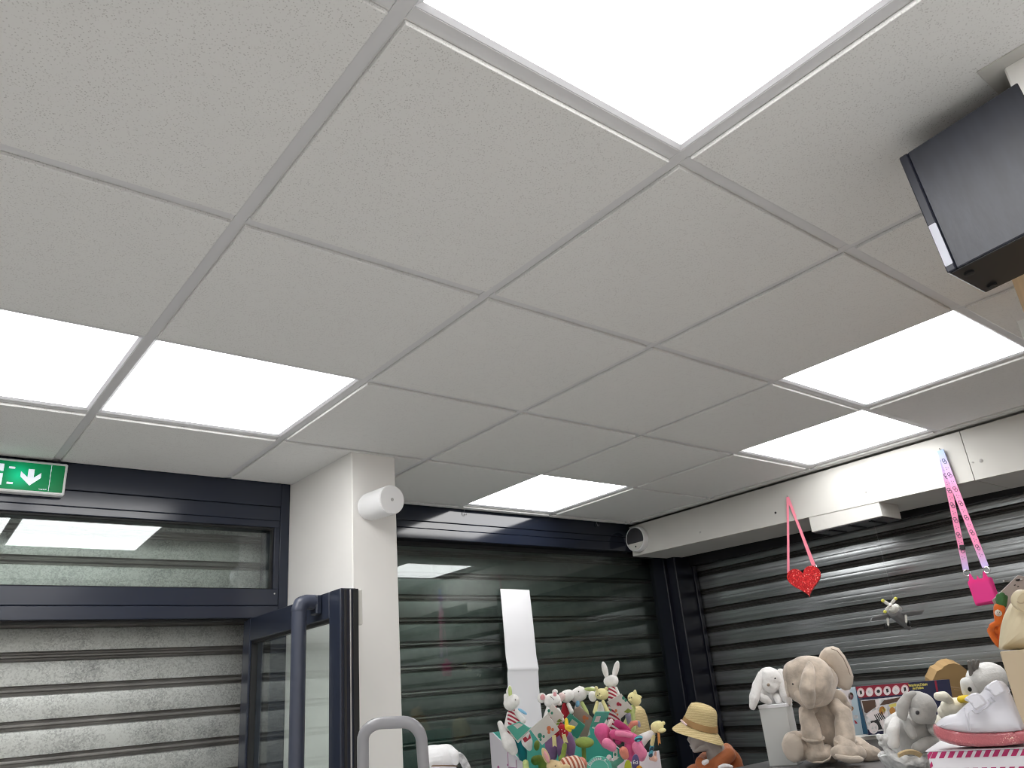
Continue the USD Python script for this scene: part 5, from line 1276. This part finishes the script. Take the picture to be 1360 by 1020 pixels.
for k in range(30):
    a = 0.004 + k * 0.0145
    if a + 0.0165 < Wb:
        bars.append(Polygon([(a, -0.0135), (a + 0.0085, -0.0135), (a + 0.0165, -0.0025), (a + 0.008, -0.0025)]))
        bars.append(Polygon([(a, -0.0415), (a + 0.0085, -0.0415), (a + 0.0165, -0.0305), (a + 0.008, -0.0305)]))
bars += [Polygon([(0.0005, -0.016), (0.0005, -0.0075), (0.006, -0.0025), (0.0115, -0.0025)]), Polygon([(0.0005, -0.03), (0.0005, -0.024), (0.0055, -0.018), (0.0055, -0.026)])]
for b_ in bars:
    sb.part('border_stripe', slab(b_, tlb - nb * 0.0008, ub, ZZ, nb, 0.0004), 'stripe_crimson', smooth=False)
zb_ = bt - Hb
# striped side as well, low part out of the picture
st = Thing('display_stand', 'white stand carrying the shoe box at the lower right', 'stand', (c0[0], c0[1], 0))
st.part('top', obox([c0[0] + 0.06, c0[1] - 0.03, zb_ - 0.011], (0.62, 0.34, 0.02), [ub, nb, ZZ], 0.003), 'white_plastic')
st.part('column', obox([c0[0] + 0.06, c0[1] - 0.03, (zb_ - 0.021) / 2], (0.2, 0.2, zb_ - 0.0215), [ub, nb, ZZ], 0.003), 'white_plastic')

mat('leather_white', (0.74, 0.735, 0.80), 0.38, bump=0.05, bscale=120)
graph('sole_glitter', {'g': ('geometry', {}), 'v': ('voronoi_texture', {'scale': 700}), 'sc': ('separate_color', {}), 'n': ('noise_texture', {'scale': 25, 'detail': 2}), 'mu': ('math', {'math_type': 'multiply'}),
                       'r': ('rgb_ramp', {'ramp': [(0.0, (0.42, 0.10, 0.12)), (0.45, (0.50, 0.13, 0.15)), (0.56, (0.62, 0.24, 0.24)), (0.62, (0.95, 0.75, 0.62))]}), 'p': ('principled_bsdf', {'roughness': 0.35, 'coat_weight': 0.4})},
      [('g.position', 'v.vector'), ('v.color', 'sc.color'), ('g.position', 'n.vector'), ('sc.r', 'mu.value1'), ('n.fac', 'mu.value2'), ('mu.value', 'r.fac'), ('r.color', 'p.base_color')])
bo_ = Toy('child_boot', 'white child ankle boot with two straps and a pink glitter sole on the striped box', 'shoe', (1305, 992), sd)
sole = [(1240, 961), (1245, 962.5), (1258, 966.5), (1276, 970.5), (1295, 971.8), (1320, 971.2), (1345, 969), (1364, 966.5), (1368, 973), (1366, 984), (1358, 988.5), (1335, 991.5), (1302, 992.6), (1276, 991), (1260, 987.5), (1248, 983), (1241, 976), (1239, 968)]
bo_.part('sole', pillow(sole, None, sd, 0.076, 3.5, res=0.004), 'sole_glitter', smooth=True, label='pink glittery translucent sole')
upper = [(1242, 966), (1243, 961), (1248, 956), (1255, 951.5), (1263, 949), (1270, 947.5), (1276, 942), (1281, 937), (1288, 932), (1296, 926), (1304, 919), (1309, 912), (1316, 906.5), (1324, 903.5), (1331, 904.5), (1336, 909), (1342, 920), (1349, 936), (1356, 953), (1361, 966), (1361, 973), (1330, 976), (1290, 976), (1255, 972)]
bo_.part('upper', pillow(upper, None, sd, 0.068, 15, res=0.004), 'leather_white', smooth=True)
for pts_, in (([(1279, 929.5), (1284, 925), (1291, 921), (1297, 920), (1302, 922), (1307, 928), (1311.5, 934), (1304, 939), (1297, 944), (1293, 940.5), (1290, 935.5), (1286, 932)],), ([(1305.5, 914.5), (1311, 910), (1318, 905), (1323.5, 903), (1328, 905), (1332, 910), (1337, 917.5), (1330, 922.5), (1322, 927), (1318, 922.5), (1314, 918), (1309, 916)],)):
    bo_.part('strap', pillow(pts_, None, sd - 0.043, 0.015, 1.6, res=0.003), 'leather_white', smooth=True)
for ln in ([(1291, 943), (1295, 947.5), (1300, 947), (1311, 939), (1314, 934), (1312, 929)], [(1316, 926), (1320, 931), (1325, 931), (1337, 923), (1341, 917.5), (1338, 912)], [(1281, 940), (1282, 948), (1284, 956), (1285.5, 964), (1286, 970)], [(1286, 947), (1287, 955), (1288, 965), (1288, 970)], [(1315, 933), (1330, 929), (1342, 922)]):
    bo_.part('stitched_edge', tube([P(x, y, sd - 0.0345 + (0.008 if x < 1284 or x > 1336 else 0)) for x, y in ln], 0.0011, 6), 'leather_white', smooth=True)

# ---------------------------------------------------------------- carrot toy on its card, cream figure
mat('card_mauve', (0.56, 0.50, 0.50), 0.6); mat('carrot_orange', (0.80, 0.17, 0.025), 0.9, sheen=0.2, bump=0.2, bscale=200); mat('carrot_green', (0.06, 0.17, 0.06), 0.9, bump=0.3, bscale=200); mat('carrot_face', (0.82, 0.74, 0.66), 0.8)
mat('cream_matte', (0.74, 0.64, 0.44), 0.55); mat('beige_board', (0.60, 0.49, 0.335), 0.6)
kd = 1.78
kt = Toy('plush_carrot', 'orange plush carrot comforter with green leaves on a pale mauve hanging card', 'plush toy', (1325, 860), kd)
from shapely.geometry import Polygon as _Pg
kt.flat('hang_card', 'card_mauve', [(1317.5, 797), (1349, 766), (1352, 764), (1385, 770), (1392, 800), (1368, 850), (1335, 850), (1325, 812)], 0.03, 0.0015)
kt.flat('euro_hole', 'black', [(1348.5, 769.5), (1357, 768.5), (1357.5, 771), (1353, 771.5), (1352, 772), (1349, 771.5)], 0.0275, 0.0008, label='dark hanging slot in the card')
for x, y in ((1347.5, 777), (1352, 779)):
    kt.flat('printed_motif', 'print_dark', [(x - 1.2, y), (x + 1, y - 1), (x + 1.3, y + .4), (x - .8, y + .9)], 0.0275, 0.0006)
kt.blob('leaves', 'carrot_green', [[(1327, 792, 0.01, 3.6), (1328.5, 803, 0.0, 4.5)], [(1331, 790, 0.005, 3.4), (1330.5, 803, 0.0, 4.5)], [(1335, 793, 0.01, 3.2), (1332, 803, 0.0, 4.5)], [(1324.5, 796, 0.01, 2.4), (1328, 803, 0, 4)]], res=0.4, it=4)
kt.blob('body', 'carrot_orange', [[(1327, 808, 0, 6.5), (1328, 808, 0, 6.5)], [(1327.5, 808, 0, 7), (1327, 816, 0, 6.5), (1326.5, 826, 0, 4.8)]], res=0.4)
fc = kt.ell('face', 'carrot_face', 1326, 814, -0.008, 4.6, 4.4, 3.5, -8)
for x, y in ((1324.4, 813), (1327.6, 813.3)):
    kt.ell('eye', 'eye_black', x, y, -0.0152, 0.45, 0.5, 0.4, parent=fc, sub=1)
kt.part('mouth', tube([P(1324.6 + k * 0.8, 815.6 + 0.16 * k * (3 - k), kd - 0.0142) for k in range(4)], 0.0004, 4), 'print_red', parent=fc)
kt.blob('comforter', 'carrot_orange', [[(1326, 827, 0, 3.6), (1317, 832, -0.005, 3.6), (1315, 838, 0.005, 3.4), (1322, 850, 0.0, 4), (1328, 858, 0.0, 3)], [(1326, 827, 0, 3.6), (1329, 845, 0.005, 5.5), (1329, 858, 0.0, 3)], [(1318, 833, 0.0, 3), (1326, 842, 0.008, 5)]], res=0.4, noise=0.006, nscale=60)
hkp = P(1353, 770, kd + 0.03)
kt.part('peg', tube([hkp - HF * 0.01, hkp + HF * 0.03, np.array([wp[0] + 0.001, hkp[1] + 0.02, hkp[2]])], 0.0022, 8), 'chrome', label='metal display peg')
fg = 1.60
cf = Toy('cream_figure', 'cream rounded bear-like figure with a round ear at the right edge', 'decoration', (1375, 862), fg)
cf.part('head', pillow([(1326.2, 863), (1327, 850), (1329, 832), (1333, 818), (1340, 804), (1348, 793), (1358, 784), (1372, 777), (1395, 774), (1420, 780), (1440, 800), (1450, 863)], None, fg + 0.03, 0.08, 22, res=0.008), 'cream_matte', smooth=True)
cf.part('ear', lathe([(13.8 * fg / FPX, 0.0), (14.2 * fg / FPX, 0.006), (14.0 * fg / FPX, 0.014), (12.5 * fg / FPX, 0.017)], P(1356, 796.5, fg + 0.005), -FWD, 40), 'cream_matte', smooth=40)
cf.part('ear_groove', tube([P(1356 + 6 * math.cos(a), 796 - 5 * math.sin(a), fg - 0.0115) for a in np.linspace(3.6, 6.0, 8)], 0.0018, 6), 'beige_board', smooth=True)
lp = P(1326.3, 862, fg); nbx = unit(-HF - 0.85 * HR); ubx = np.cross(ZZ, nbx)
zt = lp[2] - 0.004
cbx = lp + ubx * 0.1 - nbx * 0.05
pbx = Thing('board_box', 'plain beige upright box under the cream figure, right of the white boot', 'box', (cbx[0], cbx[1], zb_))
pbx.part('body', obox([cbx[0], cbx[1], (zt + zb_) / 2], (0.2, 0.1, zt - zb_ - 0.002), [ubx, nbx, ZZ], 0.002), 'beige_board')
